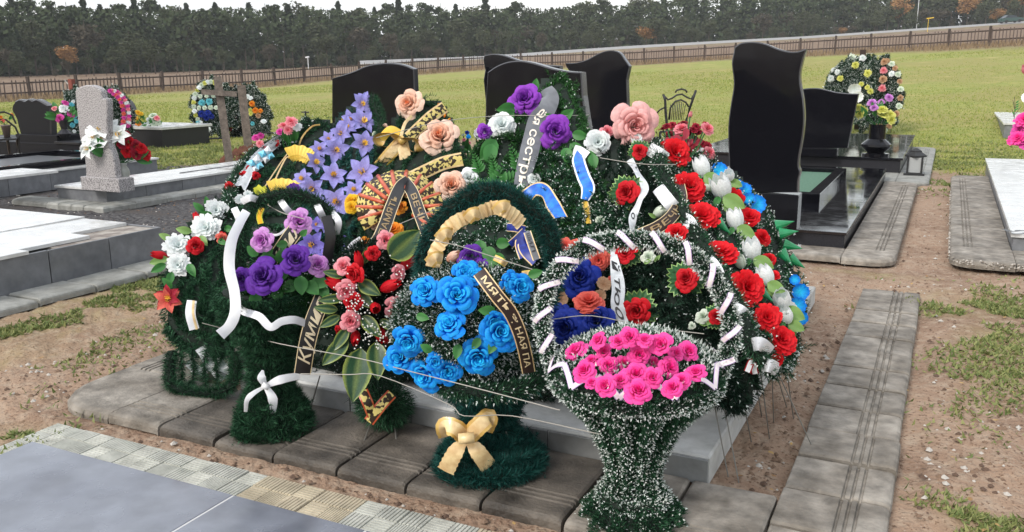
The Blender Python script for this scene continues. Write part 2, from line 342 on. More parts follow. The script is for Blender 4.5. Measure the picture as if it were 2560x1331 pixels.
# ================= FLOWER AND LEAF MESHES (unit diameter, facing +Z) =================
def petal_grid(fn,nu=5,nv=5):
    V=[];T=[]
    for i in range(nu):
        u=i/(nu-1)
        for j in range(nv):
            v=-1+2*j/(nv-1); p,t=fn(u,v); V.append(p); T.append(t)
    Fc=[(i*nv+j,i*nv+j+1,(i+1)*nv+j+1,(i+1)*nv+j) for i in range(nu-1) for j in range(nv-1)]
    return V,Fc,T
_fc={}
def flower_mesh(kind,col,var=0):
    key=(kind,col,var)
    if key in _fc: return _fc[key]
    rg=random.Random(hash(kind)%1 + var*13+len(kind)); V=[];Fc=[];T=[];MI=[]
    mats=[FL[col]]
    def add(r,mi=0):
        o=len(V); V.extend(r[0]); Fc.extend([tuple(i+o for i in f) for f in r[1]]); T.extend(r[2]); MI.extend([mi]*len(r[1]))
    if kind=='rose':
        rings=[(.015,.055,.30,3,1.5,0),(.04,.115,.315,3,1.35,0),(.07,.185,.30,4,1.1,.15),(.09,.28,.265,5,.95,.5),(.10,.40,.20,5,.95,.9),(.10,.50,.10,6,.88,1.)]
        for ri,(r0,r1,hh,n,wa,cu) in enumerate(rings):
            off=rg.random()*6
            for k in range(n):
                a0=off+2*math.pi*k/n+rg.uniform(-.2,.2); jr=rg.uniform(.84,1.1); jz=rg.uniform(-.035,.035); lift=rg.uniform(-.05,.05); ph=rg.random()*6
                def fn(u,v,a0=a0,r0=r0,r1=r1,hh=hh,wa=wa,jr=jr,jz=jz,cu=cu,ri=ri,lift=lift,ph=ph):
                    sh=.75+.55*u-.75*max(0,u-.55)*(1+.6*v*v)
                    a=a0+v*wa*sh*.72
                    r=(r0+(r1-r0)*u**.85)*jr*(1-.10*v*v*u)+.014*v+cu*.035*max(0,u-.7)/.3*(1-v*v*.5)
                    z=-.12+(hh+jz+.12)*math.sin(min(1,u*1.12)*math.pi*.5)-cu*.075*(max(0,u-.72)/.28)**2-.03*v*v*u+lift*v+.016*math.sin(v*6+ph)*u*(ri>1)+.010*math.sin(v*11+ph*2)*u*u*(ri>2)
                    return (r*math.cos(a),r*math.sin(a),z),min(1,max(0,(ri/5.)*.8+.5*(1-u)*(ri>0)+.1*v*v-.05))
                add(petal_grid(fn,6,7))
    elif kind in('carnation','gerbera','mum'):
        spec={'carnation':[(.12,7,.30),(.24,11,.27),(.35,15,.2),(.45,19,.11),(.5,21,.02)],
              'gerbera':[(.12,10,.24),(.24,16,.22),(.36,22,.17),(.45,28,.10),(.5,30,.02)],
              'mum':[(.12,8,.26),(.24,13,.22),(.36,16,.14),(.5,18,.04)]}[kind]
        for ri,(r1,n,hh) in enumerate(spec):
            off=rg.random()*6
            for k in range(n):
                a0=off+2*math.pi*k/n+rg.uniform(-.12,.12); rr=r1*rg.uniform(.86,1.08); z1=hh+rg.uniform(-.04,.04)
                hw=(math.pi*rr/n)*(1.5 if kind!='mum' else 1.05)
                ca,sa=math.cos(a0),math.sin(a0)
                o=len(V); tt=ri/len(spec)
                pts=[(.02,-hw*.2,-.05),(.02,hw*.2,-.05),(rr*.62,hw*.85,z1*.75+.02),(rr*.62,-hw*.85,z1*.75+rg.uniform(-.03,.03)),
                     (rr*.93,hw*.95,z1+rg.uniform(-.02,.02)),(rr*.93,-hw*.95,z1+rg.uniform(-.02,.02)),(rr*(1.06 if kind=='mum' else 1.0),hw*.1,z1+.01)]
                for (x,y,z) in pts: V.append((x*ca-y*sa,x*sa+y*ca,z))
                T.extend([0,0,.4*tt+.2,.4*tt+.2,tt*.5+.5,tt*.5+.5,tt*.5+.5]); Fc.extend([(o,o+1,o+2,o+3),(o+3,o+2,o+4,o+5),(o+5,o+4,o+6)]); MI.extend([0]*3)
    elif kind=='lily':
        mats=[FL[col],M['stamen']]
        for k in range(6):
            a0=k*math.pi/3+rg.uniform(-.12,.12); ln=.5*rg.uniform(.92,1.05); bend=rg.uniform(-.03,.07)
            def fn(u,v,a0=a0,ln=ln,bend=bend):
                w=.155*math.sin(max(0.02,min(1,u*1.02))**.72*math.pi)**.85*(1-.1*u)+.015*(1-u)
                x=.03+u*ln; y=v*w; z=.10*math.sin(u*2.6)+bend*u*u+.05*abs(v)*(1-u*.5)
                return (x*math.cos(a0)-y*math.sin(a0),x*math.sin(a0)+y*math.cos(a0),z),.15+.85*u
            add(petal_grid(fn,6,5))
        for k in range(7):
            a=k*.9; o=len(V); x,y=.04*math.cos(a),.04*math.sin(a)
            V.extend([(x-.025,y-.02,.04),(x+.025,y+.02,.04),(x*2.4+.02,y*2.4+.03,.20),(x*2.4-.02,y*2.4-.03,.20)]); T.extend([0]*4); Fc.append((o,o+1,o+2,o+3)); MI.append(1)
    elif kind in('tulip','bud'):
        hgt=1.0 if kind=='tulip' else 1.15; bw=.40 if kind=='tulip' else .30
        for ring in (0,1):
            for k in range(3 if kind=='bud' else 3):
                a0=k*2.094+ring*1.05
                def fn(u,v,a0=a0,ring=ring):
                    prof=bw*(math.sin(min(1,u*1.0+.10)*math.pi*.86))**.6 if kind=='bud' else bw*(math.sin((u*.72+.10)*math.pi))**.55
                    if kind=='tulip' and u>.8: prof+=(u-.8)*(.14 if ring==0 else .05)
                    a=a0+v*.72*(1-.55*max(0,u-.7)*3.0)
                    r=prof*(1.0 if ring==0 else .93)
                    return (r*math.cos(a),r*math.sin(a),-.45*hgt+u*hgt*(1-.10*v*v*u)),.3+.6*u
                add(petal_grid(fn,7,5))
    elif kind=='star':   # folded satin star / cone cluster
        for k in range(5):
            a=k*1.257; o=len(V)
            V.extend([(0,0,.12),(.22*math.cos(a-.5),.22*math.sin(a-.5),.05),(.5*math.cos(a),.5*math.sin(a),.02),(.22*math.cos(a+.5),.22*math.sin(a+.5),.05),(.2*math.cos(a),.2*math.sin(a),.16)])
            T.extend([0,.5,1,.5,.2]); Fc.extend([(o,o+1,o+4),(o+1,o+2,o+4),(o+2,o+3,o+4),(o+3,o,o+4)]); MI.extend([0]*4)
    elif kind=='poppy':
        for k in range(7):
            a0=k*.9+rg.uniform(-.2,.2)
            def fn(u,v,a0=a0):
                a=a0+v*.62; r=.5*u*(1-.08*v*v)*(1+.07*math.sin(v*7+a0*5)*u)
                return (r*math.cos(a),r*math.sin(a),.16*u*u+.03*math.sin(v*6)*u+ (k%2)*.03*(1-u)),u
            add(petal_grid(fn,5,7))
    me=me_from(kind+'_petals',V,Fc,mats,midx=MI,attrs={'tone':T},smooth=True)
    _fc[key]=me; return me
def leaf_mesh(kind='leaf',mname='leafg',asp=.42,var=0):
    key=(kind,mname,asp,var)
    if key in _fc: return _fc[key]
    V=[];T=[];E=[];nu,nv=9,7
    rg=random.Random(var+3); cu=rg.uniform(.05,.25); jag=.0 if kind=='leaf' else .22
    for i in range(nu):
        u=i/(nu-1)
        w=asp*.5*(math.sin(math.pi*min(1,u**.8))**.8)+.006
        if jag: w*=1+jag*(1 if i%2 else -1)
        for j in range(nv):
            v=-1+2*j/(nv-1)
            V.append((u,v*w,.07*abs(v)*w/asp*2-.0+cu*math.sin(u*2.2)-cu*.7*u*u+.012*math.sin(u*9)*v*v)); T.append(.3+.4*abs(v)+.2*u); E.append(1. if abs(v)>.95 else (.35 if abs(v)<.05 else 0.))
    Fc=[(i*nv+j,i*nv+j+1,(i+1)*nv+j+1,(i+1)*nv+j) for i in range(nu-1) for j in range(nv-1)]
    me=me_from('leaf_blade',V,Fc,[M[mname]],attrs={'tone':T,'edge':E},smooth=True); _fc[key]=me; return me
def lace_mesh(var=0):
    key=('lace',var)
    if key in _fc: return _fc[key]
    n=44; V=[];E=[]
    rg=random.Random(var)
    for k in range(n):
        q=2*math.pi*k/n; zz=(.52 if k%2 else .43)*(1+.08*math.sin(5*q))
        for r,z,e in ((.1,-.02,0),(zz-.05,.03,0),(zz,.05+.03*math.sin(3*q+var),1)):
            V.append((r*math.cos(q),r*math.sin(q),z)); E.append(e)
    Fc=[]
    for k in range(n):
        k2=(k+1)%n
        for j in range(2): Fc.append((k*3+j,k*3+j+1,k2*3+j+1,k2*3+j))
    me=me_from('lace_ring',V,Fc,[M['lace']],attrs={'edge':E,'tone':E}); _fc[key]=me; return me
PN=dict(rose='rose',carnation='carnation',gerbera='carnation',mum='chrysanthemum',lily='lily',tulip='tulip',bud='rosebud',star='satin_star',poppy='flower')
def face_rot(n,spin):
    q=Vector([float(v) for v in nrm(n)]).to_track_quat('Z','Y'); return (q.to_matrix()@Matrix.Rotation(spin,3,'Z')).to_euler()
def flower(parent,kind,col,P,size,n=None,name=None,squash=None):
    P=np.asarray(P,float)
    if n is None: n=nrm(CAM-P)
    n=nrm(np.asarray(n)+RNG.normal(0,.20,3))
    me=flower_mesh(kind,col,random.randrange(5))
    sc=size*random.uniform(.93,1.12)
    return put(name or PN[kind],me,P,face_rot(n,random.uniform(0,6.28)),sc if squash is None else (sc*squash,sc,sc),parent)
def leaf(parent,P,d,n,ln,mname='leafg',kind='leaf',asp=.42,name='leaf'):
    d=nrm(d); n=nrm(np.asarray(n)-np.dot(n,d)*d); y=np.cross(n,d)
    m=Matrix(((d[0],y[0],n[0]),(d[1],y[1],n[1]),(d[2],y[2],n[2])))
    return put(name,leaf_mesh(kind,mname,asp,random.randrange(3)),P,m.to_euler(),ln,parent)
# ================= NEEDLES =================
def needles(name,P,N,ln,wd,mats,parent,spread=.8,tipfrac=0,tipw=2.1,jit=.3,grav=0,tiplen=.26,tang=None):
    n=len(P); P=np.asarray(P,float)
    d=np.asarray(N,float)+RNG.normal(0,spread,(n,3)); d[:,2]-=grav
    if tang is not None: d=d+tang
    d/=np.linalg.norm(d,axis=1)[:,None]+1e-9
    L=ln*(1+RNG.uniform(-jit,jit,n))[:,None]
    w=np.cross(d,RNG.normal(0,1,(n,3))); w/=np.linalg.norm(w,axis=1)[:,None]+1e-9
    A=P-w*wd*.5; B=P+w*wd*.5; T=P+d*L
    V=np.stack([A,B,T],1).reshape(-1,3); Fc=np.arange(3*n).reshape(-1,3); tone=np.repeat(RNG.random(n)**1.9,3); mi=np.zeros(n,int)
    if tipfrac>0:
        k=RNG.random(n)<tipfrac; m=int(k.sum()); dk=d[k]; Tk=T[k]; wk=w[k]
        s0=Tk-dk*L[k]*tiplen
        V2=np.stack([s0-wk*wd*.5*tipw,s0+wk*wd*.5*tipw,Tk+dk*.002+wk*wd*.3],1).reshape(-1,3)
        Fc=np.vstack([Fc,np.arange(3*m).reshape(-1,3)+3*n]); V=np.vstack([V,V2]); tone=np.concatenate([tone,np.repeat(RNG.random(m),3)]); mi=np.concatenate([mi,np.ones(m,int)])
    o=mk(name,V,Fc,mats,parent,midx=mi,attrs={'tone':tone}); o['kind']='stuff'; return o
NST=dict(rib=('needle',.34),dark=('needle',0),green=('needleg',.02),snow=('needle',.14),teal=('needlet',.0),black=('needlek',.02),frost=('needle',.08))
def garland(parent,pts,r,style='dark',dens=26000,ln=.03,wd=.003,name='garland',spread=.5,jitr=.25):
    """bristly tube along a 3-D line"""
    C_=np.array(catmull(pts,10)); seg=np.linalg.norm(np.diff(C_,axis=0),axis=1); L=seg.sum(); n=int(dens*L*r*6.28)
    cum=np.concatenate([[0],np.cumsum(seg)]); s=RNG.random(n)*L
    Q=np.stack([np.interp(s,cum,C_[:,i]) for i in range(3)],1)
    idx=np.clip(np.searchsorted(cum,s)-1,0,len(seg)-1); t=np.diff(C_,axis=0)[idx]; t/=np.linalg.norm(t,axis=1)[:,None]+1e-9
    v=RNG.normal(0,1,(n,3)); v-=np.sum(v*t,1)[:,None]*t; v/=np.linalg.norm(v,axis=1)[:,None]+1e-9
    m,tf=NST[style]
    rc=max(.004,r-ln*.75)
    needles(name,Q+v*rc*RNG.uniform(.5,1,n)[:,None],v,ln,wd,[M[m],M['tip']],parent,spread=spread,tipfrac=tf,tang=t*.35)
    MB().tube(C_[::3] if len(C_)%3==1 else list(C_[::3])+[C_[-1]],rc,7).out('garland_core',M['core'],parent)
    return C_
# mound surface: world Y of the heap front as a smooth function of direction
CP=[(430,900,3.0),(400,650,3.15),(480,500,3.5),(560,800,3.0),(620,450,3.9),(800,330,4.5),(800,500,3.9),(700,700,3.35),(700,900,3.15),(900,250,4.9),(900,400,4.3),(850,550,3.8),(950,650,3.45),(950,850,3.15),
(1030,250,4.9),(1130,300,4.7),(1150,450,4.2),(1000,520,3.9),(1400,190,5.0),(1320,250,4.8),(1200,350,4.4),(1400,450,4.1),(1250,600,3.6),(1250,800,3.35),(1450,600,3.6),(1450,800,3.3),(1600,700,3.5),(1600,850,3.3),(1600,450,3.95),
(1580,310,4.5),(1690,350,4.6),(1700,390,4.4),(1750,550,3.9),(1800,640,3.65),(1870,730,3.5),(1930,850,3.35),(1900,930,3.3),(1800,950,3.2),(1830,480,4.4),(1900,520,4.5),(2000,640,4.5),(2010,780,4.0),(1960,700,3.9),(1980,900,3.6),
(500,990,2.95),(1000,980,3.05),(1300,980,3.15),(1700,1000,3.1)]
_c=np.array([(a/1000,b/1000) for a,b,_ in CP]); _v=np.array([c for _,_,c in CP])
_K=np.linalg.norm(_c[:,None]-_c[None],axis=2); _A=np.block([[_K+np.eye(len(_c))*.02*0,np.ones((len(_c),1)),_c],[np.ones((1,len(_c))),np.zeros((1,3))],[_c.T,np.zeros((2,3))]])
_w=np.linalg.solve(_A,np.concatenate([_v,np.zeros(3)]))
def hy(x,y):
    q=np.stack([np.asarray(x)/1000.,np.asarray(y)/1000.],-1).reshape(-1,2)
    k=np.linalg.norm(q[:,None]-_c[None],axis=2)
    return k@_w[:len(_c)]+_w[len(_c)]+q@_w[len(_c)+1:]
def hp(x,y,off=0.,dy=None):
    """point on the heap; off metres toward the viewer"""
    x=np.atleast_1d(np.asarray(x,float)); y=np.atleast_1d(np.asarray(y,float))
    d=F*FPX+RV*(x[:,None]-1280)+UV*(665.5-y[:,None]); Y=hy(x,y) if dy is None else np.asarray(dy)
    P=CAM+d*(Y/d[:,1])[:,None]; u=d/np.linalg.norm(d,axis=1)[:,None]
    return P-u*(np.asarray(off).reshape(-1,1) if np.ndim(off) else off)
def h1(x,y,off=0.): return hp(x,y,off)[0]
def hn(x,y):
    a=h1(x-12,y);b=h1(x+12,y);c=h1(x,y-12);d=h1(x,y+12); n=nrm(np.cross(b-a,c-d)); 
    return n if np.dot(n,CAM-h1(x,y))>0 else -n
def pad(parent,poly,style='dark',dens=.34,off=0.,ln=.027,wd=.0046,thick=.11,spread=.75,core=True,tips=None,rows=0,name='foliage'):
    P=np.array(poly,float); lo=P.min(0); hi=P.max(0)
    st=14.; gx=np.arange(lo[0],hi[0]+st,st); gy=np.arange(lo[1],hi[1]+st,st); X,Y=np.meshgrid(gx,gy)
    G=np.stack([X.ravel(),Y.ravel()],1); ins=ingrid(G,poly); dd=distpoly(G,poly)
    bul=np.where(ins,np.sqrt(np.clip(1-(1-np.clip(dd/70.,0,1))**2,0,1)),0)
    if core:
        Fr=hp(G[:,0],G[:,1],off-.045+(bul-1)*.06); Bk=hp(G[:,0],G[:,1],off-.045-thick*(.35+.65*bul))
        nx=len(gx); fc=[]; cell=set()
        for j in range(len(gy)-1):
            for i in range(nx-1):
                q=(j*nx+i,j*nx+i+1,(j+1)*nx+i+1,(j+1)*nx+i)
                if sum(ins[k] for k in q)>=3: cell.add((i,j))
        N=len(G)
        for (i,j) in cell:
            a,b,c,d=(j*nx+i,j*nx+i+1,(j+1)*nx+i+1,(j+1)*nx+i)
            fc.append((a,d,c,b)); fc.append((a+N,b+N,c+N,d+N))
            for (ni,nj,e0,e1) in ((i,j-1,a,b),(i,j+1,c,d),(i-1,j,d,a),(i+1,j,b,c)):
                if (ni,nj) not in cell: fc.append((e0,e1,e1+N,e0+N))
        V=np.vstack([Fr,Bk]); used=sorted({k for f in fc for k in f}); mp_={k:i for i,k in enumerate(used)}
        mk('wreath_backing',V[used],[tuple(mp_[k] for k in f) for f in fc],M['core'],parent)
    area=abs(.5*np.sum(P[:,0]*np.roll(P[:,1],-1)-np.roll(P[:,0],-1)*P[:,1])); n=int(area*dens)
    n=int(n*1.5); Q=RNG.uniform(lo,hi,(int(n*(hi-lo).prod()/area)+10,2)); Q=Q[ingrid(Q,poly)]
    # clumpy density: garlands wound side by side
    cl=fbm(Q[:,0],Q[:,1],.035,3,5); Q=Q[RNG.random(len(Q))<np.clip(.35+1.6*(cl-.2),.25,1)]
    d=distpoly(Q,poly); bl=np.sqrt(np.clip(1-(1-np.clip(d/70.,0,1))**2,0,1))
    wav=(fbm(Q[:,0],Q[:,1],.03,3,9)-.45)*.09
    phs=2*math.pi*(d+14*(fbm(Q[:,0],Q[:,1],.012,2,13)-.5)*6)/34.
    wav=wav*.6+.022*np.cos(phs)
    kk=RNG.random(len(Q))<.50+.5*np.cos(phs); Q=Q[kk]; d=d[kk]; bl=bl[kk]; wav=wav[kk]; phs=phs[kk]
    base=hp(Q[:,0],Q[:,1],off-.045+(bl-1)*.06+wav+RNG.uniform(-.010,.018,len(Q)))
    view=CAM-base; view/=np.linalg.norm(view,axis=1)[:,None]
    # outward at the borders
    cen=P.mean(0); out=(Q-cen); out/=np.linalg.norm(out,axis=1)[:,None]+1e-6
    edge=(1-bl)[:,None]+.75*np.sin(phs)[:,None]; N_=view*.7+(RV*out[:,:1]-UV*out[:,1:])*edge*1.0
    sw=fbm(Q[:,0],Q[:,1],.02,2,3)*12.; N_=N_+(RV*np.cos(sw)[:,None]+UV*np.sin(sw)[:,None])*.45
    m,tf=NST[style]; tf=tf if tips is None else tips
    needles(name,base,N_,ln,wd,[M[m],M['tip']],parent,spread=spread*.55,tipfrac=tf)
    k=RNG.choice(len(base),min(len(base),int(area/420)),replace=False); sprigs(parent,base[k],view[k]*.8+(RV*out[k,:1]-UV*out[k,1:])*.7,style)
def sprigs(parent,P,N,style,ln=.055,per=34,tipf=None):
    """short fir sprigs standing proud of the tinsel"""
    P=np.asarray(P);N=np.asarray(N,float)+RNG.normal(0,.75,(len(P),3)); N/=np.linalg.norm(N,axis=1)[:,None]
    u=RNG.random((len(P),per)); L_=ln*RNG.uniform(.6,1.3,(len(P),1)); B=(P[:,None]+N[:,None]*(u*L_)[...,None]).reshape(-1,3)
    r=RNG.normal(0,1,(len(P)*per,3)); r/=np.linalg.norm(r,axis=1)[:,None]; T=np.repeat(N,per,0)*1.1+r
    m,tf=NST[style]; needles('sprigs',B,T,.022,.0036,[M[m],M['tip']],parent,spread=.1,tipfrac=tf if tipf is None else tipf)
# ================= RIBBONS =================
def ribbon(parent,C3,width,mats,name='ribbon',edge=.16,scallop=0,n=8,nr=None,taper=None,twist=0,text=None,tmat=None,tsize=.6,tstart=.1,tflip=False,crease=0,fold=0,tend=None):
    """C3 list of 3-D points; mats=[body,edge]"""
    Cc=np.array(catmull(C3,n)); m=len(Cc); cs=np.concatenate([[0],np.cumsum(np.linalg.norm(np.diff(Cc,axis=0),axis=1))])
    V=[];fr=[]
    for i in range(m):
        t=nrm(Cc[min(i+1,m-1)]-Cc[max(i-1,0)]); nn=nrm(CAM-Cc[i]) if nr is None else nrm(nr)
        w=nrm(np.cross(t,nn)); k=np.cross(w,t)
        a=twist*math.sin(i/m*6.28*1.3)
        w=w*math.cos(a)+k*math.sin(a); k=nrm(np.cross(w,t)); 
        if np.dot(k,nn)<0: k=-k
        ww=width*.5
        if taper: ww*=np.interp(i/(m-1),[q[0] for q in taper],[q[1] for q in taper])
        sc=1+scallop*(.5+.5*math.sin(cs[i]/(width*.22)*3.14))
        e=1-edge*2
        off=crease*math.sin(i*1.9)*.004
        for s in (-1,-e,0,e,1):
            V.append(Cc[i]+w*ww*s*(sc if abs(s)==1 else 1)+k*((.12*ww*(1-s*s))+off+(fold*ww*(1 if s==0 else -.3 if abs(s)<1 else .2))))
        fr.append((Cc[i],w*ww,k))
    Fc=[];mi=[]
    for i in range(m-1):
        for j in range(4):
            Fc.append((i*5+j,i*5+j+1,(i+1)*5+j+1,(i+1)*5+j)); mi.append(1 if j in(0,3) else 0)
    mats=list(mats) if isinstance(mats,(list,tuple)) else [mats,mats]
    if len(mats)==1: mats=mats*2
    o=mk(name,np.array(V),Fc,mats,parent,midx=mi,smooth=True)
    if text:
        cu=bpy.data.curves.new('lettering','FONT'); cu.body=text; cu.size=1; cu.resolution_u=3; cu.offset=.012
        if tsize<0: cu.shear=.35; tsize=-tsize
        ob=bpy.data.objects.new('lettering',cu); C.objects.link(ob); dg=bpy.context.evaluated_depsgraph_get()
        me=bpy.data.meshes.new_from_object(ob.evaluated_get(dg)); bpy.data.objects.remove(ob)
        co_=np.zeros(len(me.vertices)*3,np.float32); me.vertices.foreach_get('co',co_); co_=co_.reshape(-1,3)
        x=co_[:,0]; y=co_[:,1]; wx=x.max()-x.min(); L=cs[-1]
        sc=(L*((tend or 1-tstart)-tstart))/wx; ys=width*tsize/.95
        s=tstart*L+(x-x.min())*sc
        if tflip: s=L-s
        v=(y-.33)*ys*(-1 if tflip else 1)
        W_=np.array([f_[1] for f_ in fr]); K_=np.array([f_[2] for f_ in fr]); Wn=W_/np.linalg.norm(W_,axis=1)[:,None]
        Pc=np.stack([np.interp(s,cs,Cc[:,i]) for i in range(3)],1); Wi=np.stack([np.interp(s,cs,Wn[:,i]) for i in range(3)],1); Ki=np.stack([np.interp(s,cs,K_[:,i]) for i in range(3)],1)
        hw=width*.5
        out=Pc-Wi*v[:,None]+Ki*(.12*hw*(1-np.clip(v/hw,-1,1)**2)+.0025)[:,None]
        fcs=[tuple(p.vertices) for p in me.polygons]
        mk('lettering',out,fcs,[tmat or M['goldprint']],o if parent is None else o,)
        bpy.data.meshes.remove(me)
    return o
def hr(parent,pts,wpx,mats,off=.04,**kw):
    P=[h1(x,y,off if len(r)==0 else r[0]) for x,y,*r in pts]
    return ribbon(parent,P,px2m(P[len(P)//2],wpx),mats,**kw)
def bow(parent,P,s,mats,n=None,name='bow',tails=True,ang=0,scallop=.05):
    """two loops, knot and two tails, s=half width"""
    P=np.asarray(P,float); n=nrm(CAM-P) if n is None else nrm(n); r=nrm(np.cross([0,0,1],n)); u=np.cross(n,r)
    ca,sa=math.cos(ang),math.sin(ang); r,u=r*ca+u*sa,u*ca-r*sa
    def q(a,b,c): return P+r*a*s+u*b*s+n*c*s
    ml=list(mats)
    for sx in(-1,1):
        ribbon(parent,[q(0,0,.05),q(.45*sx,.28,.30),q(.98*sx,.42,.12),q(.9*sx,.30,-.05),q(.45*sx,.10,-.12),q(0,-.02,-.05)],s*.5,ml,name='bow_loop',nr=u*.8+n*.8,scallop=scallop)
        if tails: ribbon(parent,[q(0,0,.08),q(.28*sx,-.42,.16),q(.62*sx,-1.15,.05)],s*.42,ml,name='bow_tail',scallop=scallop)
    MB().tube([q(-.16,0,.16),q(.16,0,.16)],s*.14,8).out('bow_knot',ml[0],parent,smooth=True)
# ================= TERRAIN =================
XC=[-1500,0,640,1200,1580,2020,2560,4200]
AZ=[math.atan2(ray(x,171)[0],ray(x,171)[1]) for x in XC]
DF=[57,57,62,75,74,68,62,62]; ZF=[0,0,.45,1.5,1.8,2.35,2.75,2.9]
DR=[110,112,125,150,165,185,210,220]; ZR=[.5,.6,1.35,2.7,4.6,6.5,9.4,11]
def azx(x): d=ray(x,171); return math.atan2(d[0],d[1])
def terr(a,d):
    df=np.interp(a,AZ,DF); zf=np.interp(a,AZ,ZF); dr=np.interp(a,AZ,DR); zr=np.interp(a,AZ,ZR)
    t=np.clip((d-22)/(df-22),0,None); z1=zf*t*t*(3-2*t) *0 + zf*t
    z2=zf+(zr-zf)*np.clip((d-df)/(dr-df),0,1); z3=zr+ (d-dr)*.012
    return np.where(d<22,0,np.where(d<df,z1,np.where(d<dr,z2,z3)))
def near_h(x,y):
    """small relief of the trodden soil"""
    h=(fbm(x,y,3.2,4,1)-.47)*.045+(fbm(x,y,17,3,4)-.45)*.022+np.clip(fbm(x,y,38,2,8)-.58,0,1)*.05
    pit=np.clip(fbm(x,y,4.6,3,61)-.56,0,1)*.14; rd=1-np.abs(2*fbm(x,y,9,3,71)-.94)
    return h-.010-pit+np.clip(rd-.86,0,1)*.06
cols=np.radians(np.concatenate([np.arange(-180,-52,4.),np.linspace(-52,52,720)[0:],np.arange(56,180,4.)]))+(-_az)
cols=np.sort(cols)
rad=np.concatenate([[.6],1.2*np.exp(np.linspace(0,math.log(700/1.2),470))])
A_,D_=np.meshgrid(cols,rad); X_=D_*np.sin(A_); Y_=D_*np.cos(A_)
fade=np.clip((30-D_)/15,0,1)
Z_=terr(A_,D_)+near_h(X_,Y_)*fade+(fbm(X_,Y_,.12,3,2)-.45)*.22*np.clip((D_-24)/30,0,1)
# keep the soil under paving
def flat(x0,x1,y0,y1,m=.12):
    global Z_
    k=np.clip(np.minimum(np.minimum(X_-x0+m,x1+m-X_),np.minimum(Y_-y0+m,y1+m-Y_))/m,0,1); Z_=Z_*(1-k)+(-.03)*k
for r_ in ((-3.7,-.05,2.62,3.05),(-.42,-.03,2.6,6.5),(-3.7,-3,2.6,6),(-2.5,-.28,7.3,12.6),(-6,-3.6,-.5,2.2),(-6,.6,-.6,2.4)): flat(*r_)
nr_,nc_=A_.shape
V=np.stack([X_,Y_,Z_],-1).reshape(-1,3); i=np.arange(nr_-1)[:,None]*nc_+np.arange(nc_-1)[None]
Fq=np.stack([i,i+nc_,i+nc_+1,i+1],-1).reshape(-1,4)
wrap=np.stack([np.arange(nr_-1)*nc_+nc_-1,np.arange(1,nr_)*nc_+nc_-1,np.arange(1,nr_)*nc_,np.arange(nr_-1)*nc_],-1); Fq=np.vstack([Fq,wrap])
xf,yf=X_.ravel(),Y_.ravel(); df_=D_.ravel(); af=A_.ravel()
def blob(x,y,cx,cy,rx,ry): return np.exp(-(((x-cx)/rx)**2+((y-cy)/ry)**2))
GP=[(*gz(90,800)[:2],.9,.9),(*gz(250,730)[:2],.7,.5),(*gz(330,700)[:2],.8,.5),(*gz(60,860)[:2],.5,.5),(*gz(20,1080)[:2],.25,.2),
    (*gz(2460,1300)[:2],.22,.15),(*gz(2500,900)[:2],.35,.9),(*gz(2480,770)[:2],.5,.5),(*gz(2390,400)[:2],1.1,3.0),(*gz(2480,470)[:2],.5,.8),(*gz(2150,680)[:2],.5,.15),(*gz(440,395)[:2],2.2,2.2),(*gz(560,375)[:2],2.2,2.2),(*gz(1700,1270)[:2],.3,.1)]
def gmask(x,y,d):
    g=np.zeros_like(x)
    for cx,cy,rx,ry in GP: g=np.maximum(g,.9*blob(x,y,cx,cy,rx,ry))
    far=np.clip((y-(14.3+.12*x))/3.,0,1)*np.clip((x+9.)/2,0,1)      # field begins behind the last graves
    far=np.maximum(far,np.clip((d-17.5)/4,0,1))
    g=np.maximum(g,far); return np.clip(g,0,1)
gm=gmask(xf,yf,df_)
gm2=np.clip((gm-.32-.9*(fbm(xf,yf,1.6,4,21)-.47))*3,0,1); gm2=gm2*np.clip(.35+(df_-9)/9*.65+(fbm(xf,yf,9,3,77)-.5),.1,1)
dfc=np.interp(af,AZ,DF); drc=np.interp(af,AZ,DR)
dead=np.clip((df_-(dfc-7+4*fbm(xf,yf,.2,2,5)))/5,0,1)
far2=np.clip((df_-drc-3)/4,0,1); dead=dead*(1-.6*far2*np.clip((af-AZ[2])/.3,0,1))
grav=np.clip((np.minimum(np.minimum(-xf-4.2,xf+13),np.minimum(yf-4.9,11.2-yf))+.4*(fbm(xf,yf,1.5,3,7)-.5))/.5,0,1)*np.clip((-xf-3.6)/1,0,1)
grav=grav*(1-np.clip((yf-9.2)/.8,0,1)*np.clip((xf+8)/.5,0,1))
grd=bpy.data.materials.new('soil_grass_and_gravel'); grd.use_nodes=True; n=grd.node_tree; L=n.links.new; bs=n.nodes['Principled BSDF']; bs.inputs['Roughness'].default_value=.95; bs.inputs['Specular IOR Level'].default_value=.15
tcn=n.nodes.new('ShaderNodeTexCoord')
def nse(s,d=6):
    t=n.nodes.new('ShaderNodeTexNoise'); t.inputs['Scale'].default_value=s; t.inputs['Detail'].default_value=d; L(tcn.outputs['Object'],t.inputs[0]); return t.outputs[0]
def mixc(f,a,b):
    m=n.nodes.new('ShaderNodeMix'); m.data_type='RGBA'
    if isinstance(f,float): m.inputs[0].default_value=f
    else: L(f,m.inputs[0])
    for k,v in ((6,a),(7,b)):
        if isinstance(v,tuple): m.inputs[k].default_value=(*v,1)
        else: L(v,m.inputs[k])
    return m.outputs[2]
def ramp(f,lo,hi):
    r=n.nodes.new('ShaderNodeMapRange'); r.inputs[1].default_value=lo; r.inputs[2].default_value=hi; L(f,r.inputs[0]); return r.outputs[0]
def attr(k): a=n.nodes.new('ShaderNodeAttribute'); a.attribute_name=k; return a.outputs['Fac']
